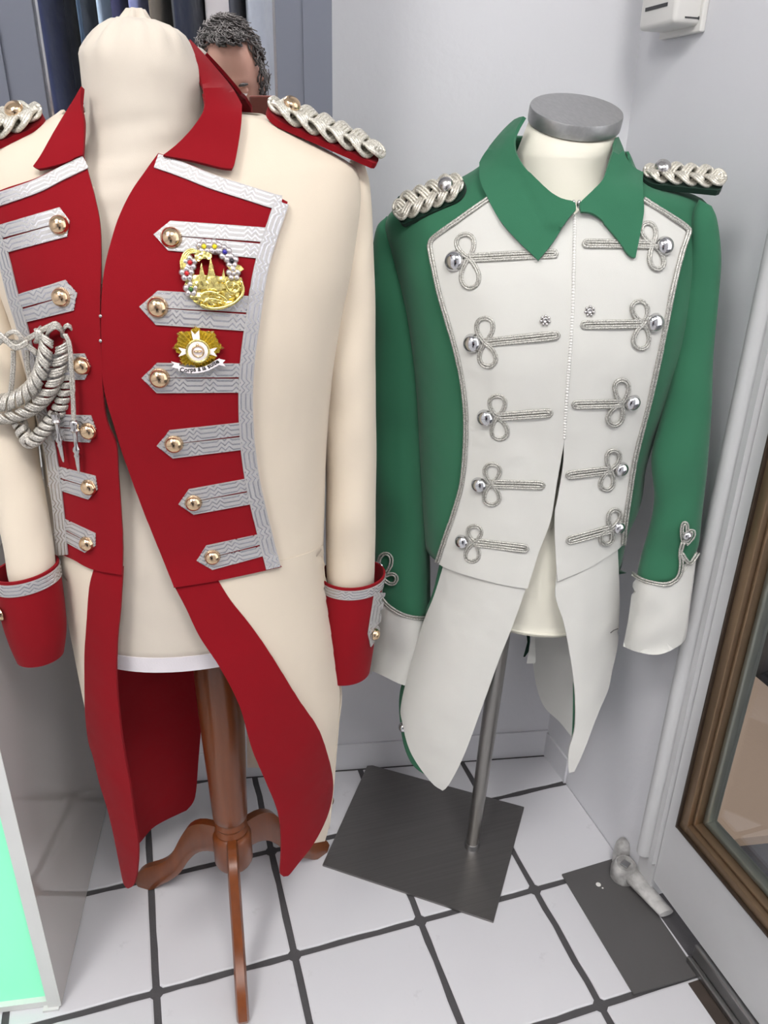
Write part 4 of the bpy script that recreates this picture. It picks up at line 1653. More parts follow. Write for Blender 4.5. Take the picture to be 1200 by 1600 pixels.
for a in [((735, 405), (866, 399), (730, 384), (737, 431), (713, 409), 0.0112, 14),
          ((760, 534), (869, 523), (760, 512), (764, 555), (741, 535), 0.0106, 13),
          ((779, 648), (858, 642), (779, 629), (782, 668), (761, 650), 0.0104, 12.5),
          ((769, 753), (846, 755), (771, 735), (770, 772), (751, 755), 0.0100, 12),
          ((744, 845), (821, 854), (744, 830), (741, 862), (725, 844), 0.0094, 10.5),
          ((1016, 384), (914, 383), (1010, 365), (1021, 406), (1034, 386), 0.0098, 11),
          ((1001, 505), (911, 507), (996, 485), (998, 527), (1018, 503), 0.0100, 12),
          ((968, 627), (898, 629), (968, 606), (959, 646), (984, 626), 0.0094, 11),
          ((950, 731), (888, 739), (954, 713), (945, 749), (966, 730), 0.0090, 10),
          ((950, 823), (888, 841), (955, 806), (944, 836), (962, 821), 0.0082, 9)]:
    clover(*a)

# zip
zp = spline(zipL, 2.2)
parts = []
for i, p in enumerate(zp[2:]):
    q, n = SG.at(p.x, p.y, 0.006)
    parts.append(sphere(q, 0.0021 if i % 2 else 0.0013, 6, 4))
mk('zip_teeth', *join(parts), MT['plastic'], coatB, 180)
mk('zip_tape', *tube(px_line(zipL, SG, 0.005)[0], 0.0026, 6, flat=0.4), MT['white'], coatB, 180)
for (x, y) in ((852, 500), (920, 486)):
    p, n = SG.at(x, y, 0.0055)
    t, b, _ = frame_from(n)
    pr = [lathe([(0.0034, 0), (0.0032, 0.0014), (0.0016, 0.0018), (0.0012, 0.0008)], p, n, 14)]
    for k in range(7):
        pr.append(sphere(p + (t * math.cos(2 * PI * k / 7) + b * math.sin(2 * PI * k / 7)) * 0.0046 + n * 0.0006, 0.0018, 8, 5))
    mk('press_stud', *join(pr), MT['tip'], coatB, 180)
# collar hook
for dx in (-4, 4):
    p, n = SG.at(899 + dx, 324, 0.010)
    mk('collar_hook', *sphere(p, 0.0024, sc=(1, 1, 1.8)), MT['tip'], coatB, 180)

# tails
px_panel('tail_front', tL, SH, 0.002, 0.0025, MT['white'], coatB, 12, wrinkle=lambda x, y: 0.0035 * math.sin((x + y * 0.4) / 34.0) * max(0, min(1, (y - 930) / 150)))
tLg = poly_edges([[(680, 884), (735, 894), (800, 912)], [(800, 912), (770, 1000), (740, 1100), (700, 1200), (690, 1228)], [(690, 1228), (660, 1214), (639, 1197), (625, 1165), (618, 1120), (618, 1085), (626, 1050), (646, 980), (668, 930), (680, 884)]])
px_panel('tail', tLg, SH, -0.0065, 0.003, MT['green'], coatB, 13)
p, n = SH.at(630, 1136, 0.0)
dome_at(p, (n - RT * 0.8).normalized(), 0.0075, MT['chrome'], coatB)
px_panel('tail_front', tR, SH, 0.0018, 0.0025, MT['white'], coatB, 10, wrinkle=lambda x, y: 0.004 * math.sin((x - y * 0.12) / 17.0) * max(0, min(1, (y - 900) / 150)))
tRg = poly_edges([[(900, 880), (950, 850), (975, 845)], [(975, 845), (973, 870), (970, 900), (967, 922), (962, 960), (958, 1040), (945, 1085), (915, 1140), (899, 1180)], [(899, 1180), (902, 1100), (900, 1000), (890, 930), (900, 880)]])
px_panel('tail', tRg, SH, -0.0085, 0.003, MT['green'], coatB, 12)
ln = poly_edges([[(826, 900), (905, 900)], [(905, 900), (912, 1000), (912, 1100), (900, 1155)], [(900, 1155), (893, 1149), (875, 1127), (852, 1105), (840, 1077), (833, 1035), (830, 990), (826, 900)]])
px_panel('tail_lining', ln, SH, 0.002, 0.002, MT['white'], coatB, 12, which=1)
px_panel('back_tail', ln, SH, -0.0005, 0.002, MT['green'], coatB, 14, which=1)
ln2 = [V((p.x - 165 + 0, p.y)) for p in ln]
p, n = SH.at(958, 980, 0.0045)
pts = px_line([(949, 987), (954, 983), (960, 981)], SH, 0.005)[0]
mk('loose_thread', *tube(pts, 0.0006, 5), MT['thread'], coatB, 180)
# hanging tape and lace under the bust
def hang(pxs, wd, mat, name, dc=0.0):
    vs, fs = [], []
    for (x, y), w in zip(pxs, wd):
        for s in (-1, 1):
            vs.append(onplane(x + s * w, y, B0 + vB * dc, vB))
    for i in range(len(pxs) - 1):
        fs.append((2 * i, 2 * i + 1, 2 * i + 3, 2 * i + 2))
    mk(name, *shell(vs, fs, 0.0008), mat, coatB, 60)


hang([(839, 938), (838, 955), (835, 985), (833, 1000), (831, 1020), (830, 1036)], [6.5, 6, 2.2, 3, 5.5, 7], MT['white'], 'hanging_tape', 0.03)
hang([(818, 945), (821, 965), (825, 985), (826, 1003), (823, 1018), (819, 1026)], [5, 5, 3, 2, 3, 1.5], MT['darkgreen'], 'torn_lining', 0.02)

# collar of the green coat
KL = tabf([(170, 826), (190, 808), (212, 786), (242, 761), (262, 750), (290, 752), (320, 764), (350, 784)])
KR = tabf([(170, 950), (216, 962), (237, 971), (255, 979), (272, 1000), (310, 1004), (350, 1002)])
zsK = frange(1.02, 1.128, 26)
ringsK = sil_loft(axB, zsK, KL, KR, lambda z: 0.0, tabf([(1.02, 0.105), (1.05, 0.092), (1.08, 0.078), (1.11, 0.068), (1.13, 0.06)]), tabf([(1.02, 0.085), (1.08, 0.07), (1.13, 0.06)]), 80, 2.1)
SK = Surf(*join([ringloft(ringsK), ringloft(inflate(ringsG, 0.008))]))
kL = poly_edges([[(821, 186), (807, 191), (785, 212), (762, 241), (752, 258)], [(752, 258), (752, 285), (766, 318), (785, 350), (810, 378), (841, 408)],
                 [(841, 408), (862, 382), (887, 344), (899, 330)], [(899, 330), (897, 318), (877, 312), (858, 300), (835, 277), (816, 256), (806, 232), (808, 210), (821, 186)]])
px_panel('collar', kL, SK, 0.004, 0.004, MT['green'], coatB, 9)
kR = poly_edges([[(961, 216), (970, 237), (978, 255), (988, 266), (1001, 273)], [(1001, 273), (1003, 310), (1004, 332), (999, 362), (991, 404)], [(991, 404), (981, 400), (960, 371), (936, 344), (920, 334), (907, 333)],
                 [(907, 333), (905, 320), (922, 302), (940, 282), (950, 255), (961, 216)]])
px_panel('collar', kR, SK, 0.004, 0.004, MT['green'], coatB, 9)
mk('collar_back', *shell(*outward(*ringloft(ring_slice(inflate(ringsK[9:23], -0.006), 43, 74), False)), 0.004), MT['green'], coatB, 180)

# sleeves
bl = sleeve([(604, 338, 625, 352, 0.0), (588, 358, 640, 385, 0.0), (580, 420, 650, 430, 0.01), (581, 500, 657, 500, 0.015), (582, 600, 661, 600, 0.02), (583, 700, 664, 700, 0.02), (585, 800, 668, 800, 0.02),
             (588, 880, 671, 885, 0.02), (590, 940, 673, 955, 0.02), (585, 1000, 675, 1020, 0.02), (579, 1043, 675, 1062, 0.02)], lambda t: 1.0, None, None, fold=0.09, seed=11, axis=B0)
mk('sleeve', *shell(*outward(*ringloft(bl[:-14])), 0.002), MT['green'], coatB, 180)
SBL = Surf(*ringloft(bl))
cufL = poly_edges([[(588, 903), (596, 930), (608, 945), (625, 956), (648, 964), (674, 966)], [(674, 966), (676, 1020), (674, 1074)], [(674, 1074), (655, 1075), (640, 1072), (620, 1065), (600, 1055), (578, 1045)], [(578, 1045), (585, 1000), (590, 950), (588, 903)]])
cfl = px_panel('cuff', cufL, SBL, 0.003, 0.002, MT['white'], coatB, 10, wrinkle=lambda x, y: 0.0012 * math.sin(x / 5.0) * max(0, (1000 - y) / 60.0 if y < 1000 else 0))
mk('cuff_back', *shell(*outward(*ringloft(ring_slice(bl[-20:], 16, 38), False)), 0.002), MT['white'], coatB, 180)
CB = (cfl, coatB.L)
cords('cuff_cord', [[(600, 912), (598, 925), (603, 938), (618, 952), (640, 962), (674, 966)]], SBL, 0.0045, 0.0014, MT['soutache'], CB)
cords('cuff_knot', [petal((601, 898), (604, 878), 9), petal((601, 900), (612, 902), 8), [(601, 898), (599, 912)]], SBL, 0.0045, 0.0013, MT['soutache'], CB)
dome_button(SBL, 597, 884, 0.0085, MT['chrome'], CB, 0.005)
DR = 0.05
br = sleeve([(1092, 312, 1112, 322, DR), (1082, 338, 1121, 346, DR), (1076, 400, 1127, 405, DR), (1068, 470, 1122, 470, DR), (1056, 550, 1115, 553, DR), (1036, 640, 1112, 632, DR), (1018, 712, 1106, 715, DR),
             (1022, 777, 1100, 777, DR), (1014, 827, 1093, 838, DR), (1000, 877, 1087, 866, DR), (989, 935, 1081, 915, DR), (983, 972, 1075, 958, DR), (978, 1005, 1070, 995, DR)], lambda t: 0.75, None, None, fold=0.10, seed=4, axis=B0)
mk('sleeve', *shell(*outward(*ringloft(br[:-18])), 0.002), MT['green'], coatB, 180)
SBR = Surf(*ringloft(br))
cufR = poly_edges([[(993, 898), (1010, 908), (1035, 913), (1052, 909), (1062, 899), (1075, 880), (1084, 868)], [(1084, 868), (1075, 930), (1069, 975), (1062, 1004)], [(1062, 1004), (1050, 1012), (1035, 1020), (1020, 1022), (1000, 1017), (985, 1013), (976, 1010)],
                   [(976, 1010), (985, 960), (993, 898)]])
cfr = px_panel('cuff', cufR, SBR, 0.003, 0.002, MT['white'], coatB, 10, wrinkle=lambda x, y: 0.0012 * math.sin((x + 0.2 * y) / 9.0) * max(0, min(1, (1065 - x) / 25)))
mk('cuff_back', *shell(*outward(*ringloft(ring_slice(inflate(br[-22:], 0.001), 20, 42), False)), 0.002), MT['white'], coatB, 180)
CB2 = (cfr, coatB.L)
cords('cuff_cord', [[(993, 897), (1010, 906), (1035, 911), (1050, 907), (1059, 897), (1063, 880), (1062, 862), (1066, 845)], [(1064, 862), (1069, 872), (1075, 878), (1086, 862)]], SBR, 0.0045, 0.0014, MT['soutache'], CB2)
cords('cuff_knot', [petal((1067, 846), (1068, 828), 4), petal((1070, 848), (1075, 836), 4.5)], SBR, 0.0045, 0.0012, MT['soutache'], CB2)
dome_button(SBR, 1071, 834, 0.006, MT['chrome'], CB2, 0.005)


def shB(x, y, dc):
    return onplane(x, y, B0 + vB * dc, vB)


epaulette('epaulette', shB(708, 300, 0.05), shB(630, 333, 0.05), vB + V((0, 0, -1.3)), 0.037, MT['darkgreen'], coatB, 0.0085, MT['tip'], 0.0019, 1.7, 3, 3, 1.08, 0.004, bthick=0.006, height=0.0036)
epaulette('epaulette', shB(1024, 281, 0.03), shB(1117, 290, 0.03), vB + V((0, 0, -0.55)), 0.037, MT['darkgreen'], coatB, 0.0085, MT['tip'], 0.0019, 1.7, 3, 3, 1.08, 0.004, bthick=0.006, height=0.0036)


# ------------------------------------------------------------------ aiguillette on the red coat
def PA3(x, y, dc):
    return onplane(x, y, AX + vA * dc, vA)


def path3(pts, step=6):
    """(x, y, forward distance) -> smooth 3D path"""
    return [PA3(p[0], p[1], p[2]) for p in spline([V((x, y, d * 1000)) for x, y, d in pts], step) for p in [V((p[0], p[1], p[2] / 1000))]]


agt = Thing('aiguillette', 'plaited silver aiguillette cord with metal tips hanging at the red coat front', 'cord', PA3(70, 560, 0.09))
pth = path3([(86, 512, 0.098), (88, 530, 0.100), (84, 560, 0.100), (74, 592, 0.097), (55, 618, 0.09), (28, 634, 0.082), (-5, 640, 0.075), (-45, 632, 0.068)])
mk('plaited_cord', *herring_cord(pth, [vA] * len(pth), 0.027, 0.00155, 0.0112, 3), MT['cord'], agt, 180)
pth = path3([(101, 512, 0.097), (107, 530, 0.098), (111, 560, 0.099), (108, 595, 0.098), (95, 635, 0.094), (72, 668, 0.088), (46, 690, 0.082), (30, 660, 0.078)])
mk('twisted_cord', *hatch_cord(pth, 0.0058, 0.00175, 0.017, 1, 2, 4, 6, 170), MT['cord'], agt, 180)
parts = []
for d in (-2.6, 0, 2.6):
    parts.append(tube(path3([(102, 466, 0.097), (107, 484 + d, 0.101), (104, 496 + d, 0.102), (92, 503 + d, 0.10), (70, 514 + d, 0.10), (50, 526 + d, 0.098), (30, 536 + d, 0.092), (8, 532 + d, 0.088), (-20, 520 + d, 0.08)]), 0.0015, 7))
    parts.append(tube(path3([(58, 552 + d, 0.098), (44, 540 + d, 0.098), (26, 519 + d * 0.6, 0.098), (14, 521 + d * 0.6, 0.096), (0, 534 + d, 0.09), (-16, 545 + d, 0.08)]), 0.0015, 7))
    parts.append(tube(path3([(-10, 516 + d, 0.094), (6, 528 + d, 0.098), (24, 543 + d, 0.099), (44, 534 + d, 0.099)]), 0.0015, 7))
    parts.append(tube(path3([(57 + d, 514, 0.106), (62 + d, 524, 0.108), (57 + d, 535, 0.102)]), 0.0015, 7))
for x0, x1 in ((19, 17), (22.5, 20.5), (41, 45), (44.5, 48)):
    parts.append(tube(path3([(x0, 548, 0.092), (x0, 570, 0.09), (x1, 595, 0.088), (x1 - 3, 622, 0.084), (x1 - 5, 650, 0.08)]), 0.0014, 7))
for d in (-4.2, -1.4, 1.4, 4.2):
    parts.append(tube(path3([(72 - d * 0.4, 532, 0.098), (76 - d * 0.4, 517 + d, 0.107), (87, 508 + d, 0.114), (97 + d * 0.4, 517 + d, 0.108), (99 + d * 0.4, 534, 0.099)]), 0.0015, 7))
    if abs(d) < 3:
        parts.append(tube(path3([(97 - d * 0.4, 530, 0.1), (99 - d * 0.4, 515 + d, 0.106), (106, 508 + d, 0.11), (113 + d * 0.4, 516 + d, 0.106), (115 + d * 0.4, 532, 0.1)]), 0.0015, 7))
mk('cord_loop', *join(parts), MT['cord'], agt, 180)
parts = []
for d in (-1.5, 1.5):
    parts.append(tube(px_line([(113 + d, 518), (120 + d, 535), (123 + d, 570), (126 + d, 615), (127 + d, 652)], SA, 0.013)[0], 0.0014, 7))
    parts.append(tube(path3([(98 + d, 600, 0.094), (100 + d, 625, 0.096), (101 + d, 640, 0.098)]), 0.0012, 7))
mk('hanging_cord', *join(parts), MT['cord'], agt, 180)
for (x0, y0, x1, y1, dc) in ((127, 648, 134, 733, 0.107), (100, 636, 112, 716, 0.099)):
    a, b = SA.at(x0, y0, 0.013)[0], SA.at(x1, y1, 0.011)[0]
    ax = b - a
    L = ax.length
    prof = [(0.0016, 0), (0.0042, 0.03 * L), (0.0046, 0.09 * L), (0.0036, 0.14 * L), (0.005, 0.18 * L), (0.0024, 0.24 * L), (0.0021, 0.48 * L), (0.0036, 0.52 * L), (0.004, 0.57 * L), (0.0026, 0.62 * L), (0.0034, 0.66 * L), (0.0028, 0.7 * L), (0.0022, 0.85 * L), (0.0013, 0.97 * L), (0.0008, L)]
    mk('metal_tip', *lathe(prof, a, ax, 14), MT['tip'], agt, 50)


# ------------------------------------------------------------------ badges pinned to the red coat
def relief(poly, off, th, mat, par, name, grid=5, amp=0.0, f=3.0):
    return px_panel(name, [V(p) for p in poly], SA, off, th, mat, par, grid, wrinkle=(lambda x, y: amp * math.sin(x * f) * math.sin(y * f * 0.8 + x)) if amp else None, smooth=30)


p0 = SA.at(330, 440, 0.006)[0]
bg = Thing('cathedral_brooch', 'gold brooch with cathedral spires and a wreath of silver flowers', 'brooch', p0)
BO = 0.0092
relief(spline([(294, 436), (288, 448), (296, 464), (312, 477), (331, 482), (350, 479), (366, 468), (375, 450), (374, 436), (360, 434), (345, 434), (320, 432), (303, 432)], 4, True), BO + 0.001, 0.003, MT['brass'], bg, 'base_relief', 3.5, 0.0011, 0.9)
for (ax_, ay, bx, cx, by) in ((314, 414, 308, 322, 445), (327.5, 405, 321, 338, 446), (347, 422, 343, 351, 442)):
    relief(poly_edges([[(ax_, ay), (cx, by)], [(cx, by), (bx, by)], [(bx, by), (ax_, ay)]], 4), BO + 0.003, 0.005, MT['brass'], bg, 'spire', 4, 0.0005, 1.6)
for (x, y, w, h) in ((316, 447, 9, 6), (331, 448, 9, 7), (305, 447, 8, 5), (344, 447, 8, 5)):
    relief([(x - w, y + h), (x + w, y + h), (x + w, y - h * 0.4), (x + w * 0.6, y - h), (x + w * 0.2, y - h * 0.3), (x - w * 0.3, y - h), (x - w * 0.6, y - h * 0.2), (x - w, y - h * 0.7)][::-1], BO + 0.0035, 0.002, MT['brass'], bg, 'nave', 3, 0.0006, 1.9)


def ptube(pts, r, off, mat, name, par=None, s=SA):
    q, n = px_line(pts, s, off, 3)
    return mk(name, *tube(q, r, 8), mat, par or bg, 180)


for k in range(3):
    ptube([(284 + k * 3, 424), (283 + k * 3, 412), (288 + k * 2.4, 400 + k * 2.2), (298, 394 + k * 2.6), (310, 397 + k * 1.5)], 0.0011, BO + 0.0025, MT['brass'], 'arch_rib')
relief(spline([(304, 402), (312, 396), (322, 398), (329, 403), (326, 409), (316, 408), (311, 412), (305, 410)], 3, True), BO + 0.004, 0.004, MT['brass'], bg, 'creature_head', 3, 0.0007, 1.5)
ptube([(372, 440), (375, 456), (366, 470), (350, 478), (330, 481), (312, 476)], 0.0016, BO + 0.004, MT['brass'], 'rim')
ptube([(312, 462), (325, 457), (342, 462), (352, 470)], 0.0015, BO + 0.005, MT['brass'], 'river_line')
ptube([(316, 473), (328, 467), (345, 471)], 0.0012, BO + 0.005, MT['brass'], 'river_line')
ptube([(355, 440), (350, 446), (356, 456), (366, 457), (369, 449), (364, 445), (360, 449), (362, 452)], 0.0012, BO + 0.005, MT['brass'], 'scroll')
relief([(352, 419), (358, 417), (365, 416), (372, 418), (377, 423), (370, 428), (366, 438), (360, 438), (359, 428)][::-1], BO + 0.003, 0.003, MT['brass'], bg, 'fan_tail', 3, 0.0007, 2.2)
for (x, y, g) in ((292, 430, 'redgem'), (297, 414, 'redgem'), (318, 390, 'yellowgem'), (334, 390, 'yellowgem'), (349, 398, 'bluegem'), (359, 411, 'blackgem'), (298, 453, 'greengem'), (362, 430, 'pearl')):
    p, n = SA.at(x, y, BO + 0.001)
    t, b, _ = frame_from(n)
    fl = mk('flower', *join([sphere(p + (t * math.cos(2 * PI * k / 5) + b * math.sin(2 * PI * k / 5)) * 0.0042, 0.0032, 10, 6) for k in range(5)]), MT['pearl'], bg, 180)
    mk('gem', *sphere(p + n * 0.0022, 0.0021, 10, 6), MT[g], (fl, bg.L), 180)

st = Thing('star_badge', 'gold rayed star badge with white cross arms and lettered scroll', 'badge', SA.at(308, 546, 0.006)[0])
SO = 0.0089
outl = [(305, 507), (316, 515), (334, 515), (339, 530), (348, 541), (338, 550), (335, 566), (322, 568), (313, 581), (303, 568), (282, 567), (279, 551), (269, 541), (277, 531), (276, 516), (296, 515)]
cx, cy = 308, 545
vs2, fs2 = [], []
NR = 64
P = [V(p) for p in outl]
ring0, ring1 = [], []
for k in range(NR):
    a = 2 * PI * k / NR
    d = V((math.cos(a), math.sin(a)))
    best = 60
    for i in range(len(P)):
        p, q = P[i] - V((cx, cy)), P[(i + 1) % len(P)] - V((cx, cy))
        e = q - p
        den = d.x * e.y - d.y * e.x
        if abs(den) > 1e-9:
            t = (p.x * e.y - p.y * e.x) / den
            u = (p.x * d.y - p.y * d.x) / den
            if t > 0 and -1e-6 <= u <= 1 + 1e-6:
                best = min(best, t)
    h = 0.0018 if k % 2 else -0.0012
    q1 = V((cx, cy)) + d * (best * (1.0 if k % 2 else 0.96))
    ring1.append(SA.at(q1.x, q1.y, SO + h)[0])
    q0 = V((cx, cy)) + d * 10
    ring0.append(SA.at(q0.x, q0.y, SO + 0.002 + h * 0.6)[0])
cpt = SA.at(cx, cy, SO + 0.003)[0]
vs2 = [cpt] + ring0 + ring1
fs2 = [(0, 1 + k, 1 + (k + 1) % NR) for k in range(NR)] + [(1 + k, 1 + NR + k, 1 + NR + (k + 1) % NR, 1 + (k + 1) % NR) for k in range(NR)]
if sum((vs2[f[1]] - vs2[f[0]]).cross(vs2[f[2]] - vs2[f[0]]).dot(vA) for f in fs2) < 0:
    fs2 = [tuple(reversed(f)) for f in fs2]
mk('rays', *shell(vs2, fs2, 0.0015), MT['brass'], st, 20)
for poly in ([(298, 514), (304, 520), (310, 514), (311, 527), (308, 531), (301, 528)], [(279, 540), (293, 543), (294, 548), (279, 553), (284, 546)], [(337, 540), (323, 543), (322, 548), (337, 553), (332, 546)]):
    relief(poly, SO + 0.0034, 0.002, MT['enamel'], st, 'cross_arm', 4)
p, n = SA.at(308, 545, SO + 0.002)
mk('medallion', *lathe([(0.0098, 0), (0.0098, 0.0022), (0.0088, 0.003), (0.0, 0.003)], p, n, 28), MT['enamel'], st, 40)
mk('medallion_ring', *tube([p + n * 0.0026 + (frame_from(n)[0] * math.cos(2 * PI * k / 28) + frame_from(n)[1] * math.sin(2 * PI * k / 28)) * 0.0102 for k in range(28)], 0.0011, 8, True), MT['brass'], st, 180)
mk('medallion_emblem', *join([tube([p + n * 0.0034 + (frame_from(n)[0] * math.cos(2 * PI * k / 20) + frame_from(n)[1] * math.sin(2 * PI * k / 20)) * 0.0052 for k in range(20)], 0.0009, 6, True),
                              sphere(p + n * 0.0032 + frame_from(n)[1] * 0.0015, 0.0024, 10, 6, (1, 1, 0.5)), sphere(p + n * 0.0032 - frame_from(n)[1] * 0.0015, 0.0024, 10, 6, (1, 1, 0.5)), sphere(p + n * 0.0034 + frame_from(n)[0] * 0.006, 0.0016, 8, 5)]), MT['gold'], st, 180)
scr = relief(poly_edges([[(278, 566), (295, 570), (318, 568), (340, 556)], [(340, 556), (342, 564)], [(342, 564), (320, 575), (298, 578), (279, 574)], [(279, 574), (278, 566)]], 4), SO + 0.004, 0.0016, MT['enamel'], st, 'scroll', 5)
relief([(268, 561), (280, 564), (280, 572), (269, 569), (273, 565)], SO + 0.0028, 0.0014, MT['enamel'], st, 'scroll_end', 4)
relief([(340, 557), (349, 559), (345, 563), (350, 568), (340, 566)], SO + 0.0028, 0.0014, MT['enamel'], st, 'scroll_end', 4)


def text_mesh(s):
    cu = bpy.data.curves.new('lettering', 'FONT')
    cu.body = s
    cu.size = 1.0
    cu.extrude = 0.02
    cu.offset = 0.03
    cu.resolution_u = 3
    o = bpy.data.objects.new('lettering', cu)
    COL.objects.link(o)
    dg = bpy.context.evaluated_depsgraph_get()
    me = o.evaluated_get(dg).to_mesh()
    vs = [v.co.copy() for v in me.vertices]
    fs = [tuple(p.vertices) for p in me.polygons]
    o.evaluated_get(dg).to_mesh_clear()
    bpy.data.objects.remove(o)
    return vs, fs


tv, tf = text_mesh('Corps \u00e0 la suite')
x0, x1 = min(v.x for v in tv), max(v.x for v in tv)
base = spline([(281, 576.0), (298, 575.5), (318, 572.8), (340, 562.0)], 1.0)
lens = [0]
for i in range(1, len(base)):
    lens.append(lens[-1] + (base[i] - base[i - 1]).length)
out = []
for v in tv:
    s = (v.x - x0) / (x1 - x0) * lens[-1]
    i = min(len(base) - 2, max(0, int(s / lens[-1] * (len(base) - 1))))
    d = (base[i + 1] - base[i]).normalized()
    m = V((d.y, -d.x))
    q = base[i] + d * (s - lens[i]) + m * (v.y * 9.6)
    out.append(SA.at(q.x, q.y, SO + 0.0042 + v.z * 0.004)[0])
mk('lettering', out, tf, MT['ink'], (scr, st.L))


# ------------------------------------------------------------------ what the mirror shows: the photographer and a clothes rail behind the camera
mir_n = (WN * math.cos(TILT) - V((0, 0, math.sin(TILT)))).normalized()
mir_p = mirp(0, 0.3, 0.0)


def mirror_ray(x, y):
    d = ray(x, y)
    t = (mir_p - CP).dot(mir_n) / d.dot(mir_n)
    p = CP + d * t
    return p, (d - mir_n * (2 * d.dot(mir_n))).normalized(), t


def seen(x, y, total):
    """point seen in the mirror at a pixel, at a total path length"""
    p, d, t = mirror_ray(x, y)
    return p + d * (total - t)


def seen_plane(x, y, yw):
    p, d, t = mirror_ray(x, y)
    return p + d * ((yw - p.y) / d.y)


fwd = -WN.copy()                      # the photographer looks at the back wall
rgt = WD.copy()
upv = V((0, 0, 1))
HC = seen(361, 126, 2.27)             # centre of the head
per = Thing('person', 'person with curly grey hair holding up a phone, seen in the mirror', 'person', V((HC.x, HC.y, 0)) - fwd * 0.1)
tilt = math.radians(16)
hf = (fwd * math.cos(tilt) - upv * math.sin(tilt)).normalized()
hu = (upv * math.cos(tilt) + fwd * math.sin(tilt)).normalized()


def head_pt(th, ph):
    """th from the crown, ph from the face (0) round"""
    x, y, z = math.sin(th) * math.sin(ph), math.sin(th) * math.cos(ph), math.cos(th)
    w, d, h = 0.075, 0.096, 0.122
    if z < 0:
        w *= 1 - 0.28 * (-z) ** 1.5
        d *= 1 - 0.16 * (-z) ** 1.5
    p = [x * w, y * d, z * h]
    if y > 0:                               # face
        fx, fz = p[0], p[2]
        g = lambda cx, cz, sx, sz: math.exp(-((fx - cx) / sx) ** 2 - ((fz - cz) / sz) ** 2)
        p[1] += y * (0.024 * g(0, -0.03, 0.011, 0.014) + 0.014 * g(0, -0.012, 0.008, 0.022) + 0.007 * g(0, 0.02, 0.055, 0.011)
                     - 0.013 * (g(0.031, 0.0, 0.016, 0.011) + g(-0.031, 0.0, 0.016, 0.011)) + 0.006 * (g(0, -0.062, 0.022, 0.006) + g(0, -0.073, 0.02, 0.006))
                     - 0.004 * g(0, -0.067, 0.024, 0.0025) + 0.008 * g(0, -0.1, 0.025, 0.018))
    return HC + rgt * p[0] + hf * p[1] + hu * p[2]


# body, neck and head as one surface: rings from the hips up
rings = []
NB = 64
hip = V((HC.x, HC.y, 0)) - fwd * 0.16
sz = HC.z - 0.245                     # shoulder height
prof = [(0.44, 0.15, 0.10, 0.02), (0.55, 0.165, 0.115, 0.02), (0.72, 0.16, 0.115, 0.03), (sz - 0.22, 0.175, 0.12, 0.05), (sz - 0.12, 0.19, 0.115, 0.06), (sz - 0.05, 0.20, 0.10, 0.065), (sz - 0.01, 0.18, 0.085, 0.07),
        (sz + 0.02, 0.12, 0.07, 0.08), (sz + 0.04, 0.075, 0.062, 0.09)]
legs_z = 0.0
for z, a, b, f in prof:
    c = hip + fwd * f + upv * z
    rings.append([c + rgt * (a * math.sin(2 * PI * k / NB)) + fwd * (b * math.cos(2 * PI * k / NB)) for k in range(NB)])
neck = [(0.06, 0.056, 0.05, 0.02), (0.1, 0.055, 0.052, 0.045)]
nb0 = len(rings)
for dz, a, b, f in neck:
    c = hip + fwd * (0.09 + f) + upv * (sz + dz)
    rings.append([c + rgt * (a * math.sin(2 * PI * k / NB)) + fwd * (b * math.cos(2 * PI * k / NB)) for k in range(NB)])
HR_ = 34
for i in range(HR_):
    th = PI * (0.86 - 0.858 * i / (HR_ - 1))
    rings.append([head_pt(th, 2 * PI * k / NB) for k in range(NB)])
cloth_rings = rings[:nb0]
body_vs, body_fs = ringloft(rings, True, (True, True))


def limb(pts, rad, seg=18):
    q = spline(pts, 0.02)
    L = [0]
    for i in range(1, len(q)): L.append(L[-1] + (q[i] - q[i - 1]).length)
    r = [lerp_tab(rad, s / L[-1]) for s in L]
    return tube(q, r, seg)


# phone behind the lens, held in portrait; its lens is the camera
pn = FW                                # the back of the phone looks along the view
pr_, pu_ = RT, UP
PC = CP - pn * 0.012 - pr_ * 0.024 - pu_ * 0.055


def pbox(cx, cy, cz, sx, sy, sz_, bev=0.004):
    v, f = box((0, 0, 0), (sx, sy, sz_), 0, bev)
    return [PC + pr_ * (p.x + cx) + pu_ * (p.y + cy) + pn * (p.z + cz) for p in v], f


ph = Thing('mobile_phone', 'mobile phone held up by the person seen in the mirror', 'phone', PC)
mk('phone_body', *pbox(0, 0, 0, 0.076, 0.155, 0.008), MT['phone'], ph, 40)
mk('screen', *pbox(0, 0, -0.0043, 0.07, 0.147, 0.001, 0.0003), MT['glassy'], ph)
mk('lens_block', *pbox(0.018, 0.055, 0.0045, 0.03, 0.03, 0.002, 0.0008), MT['glassy'], ph, 40)
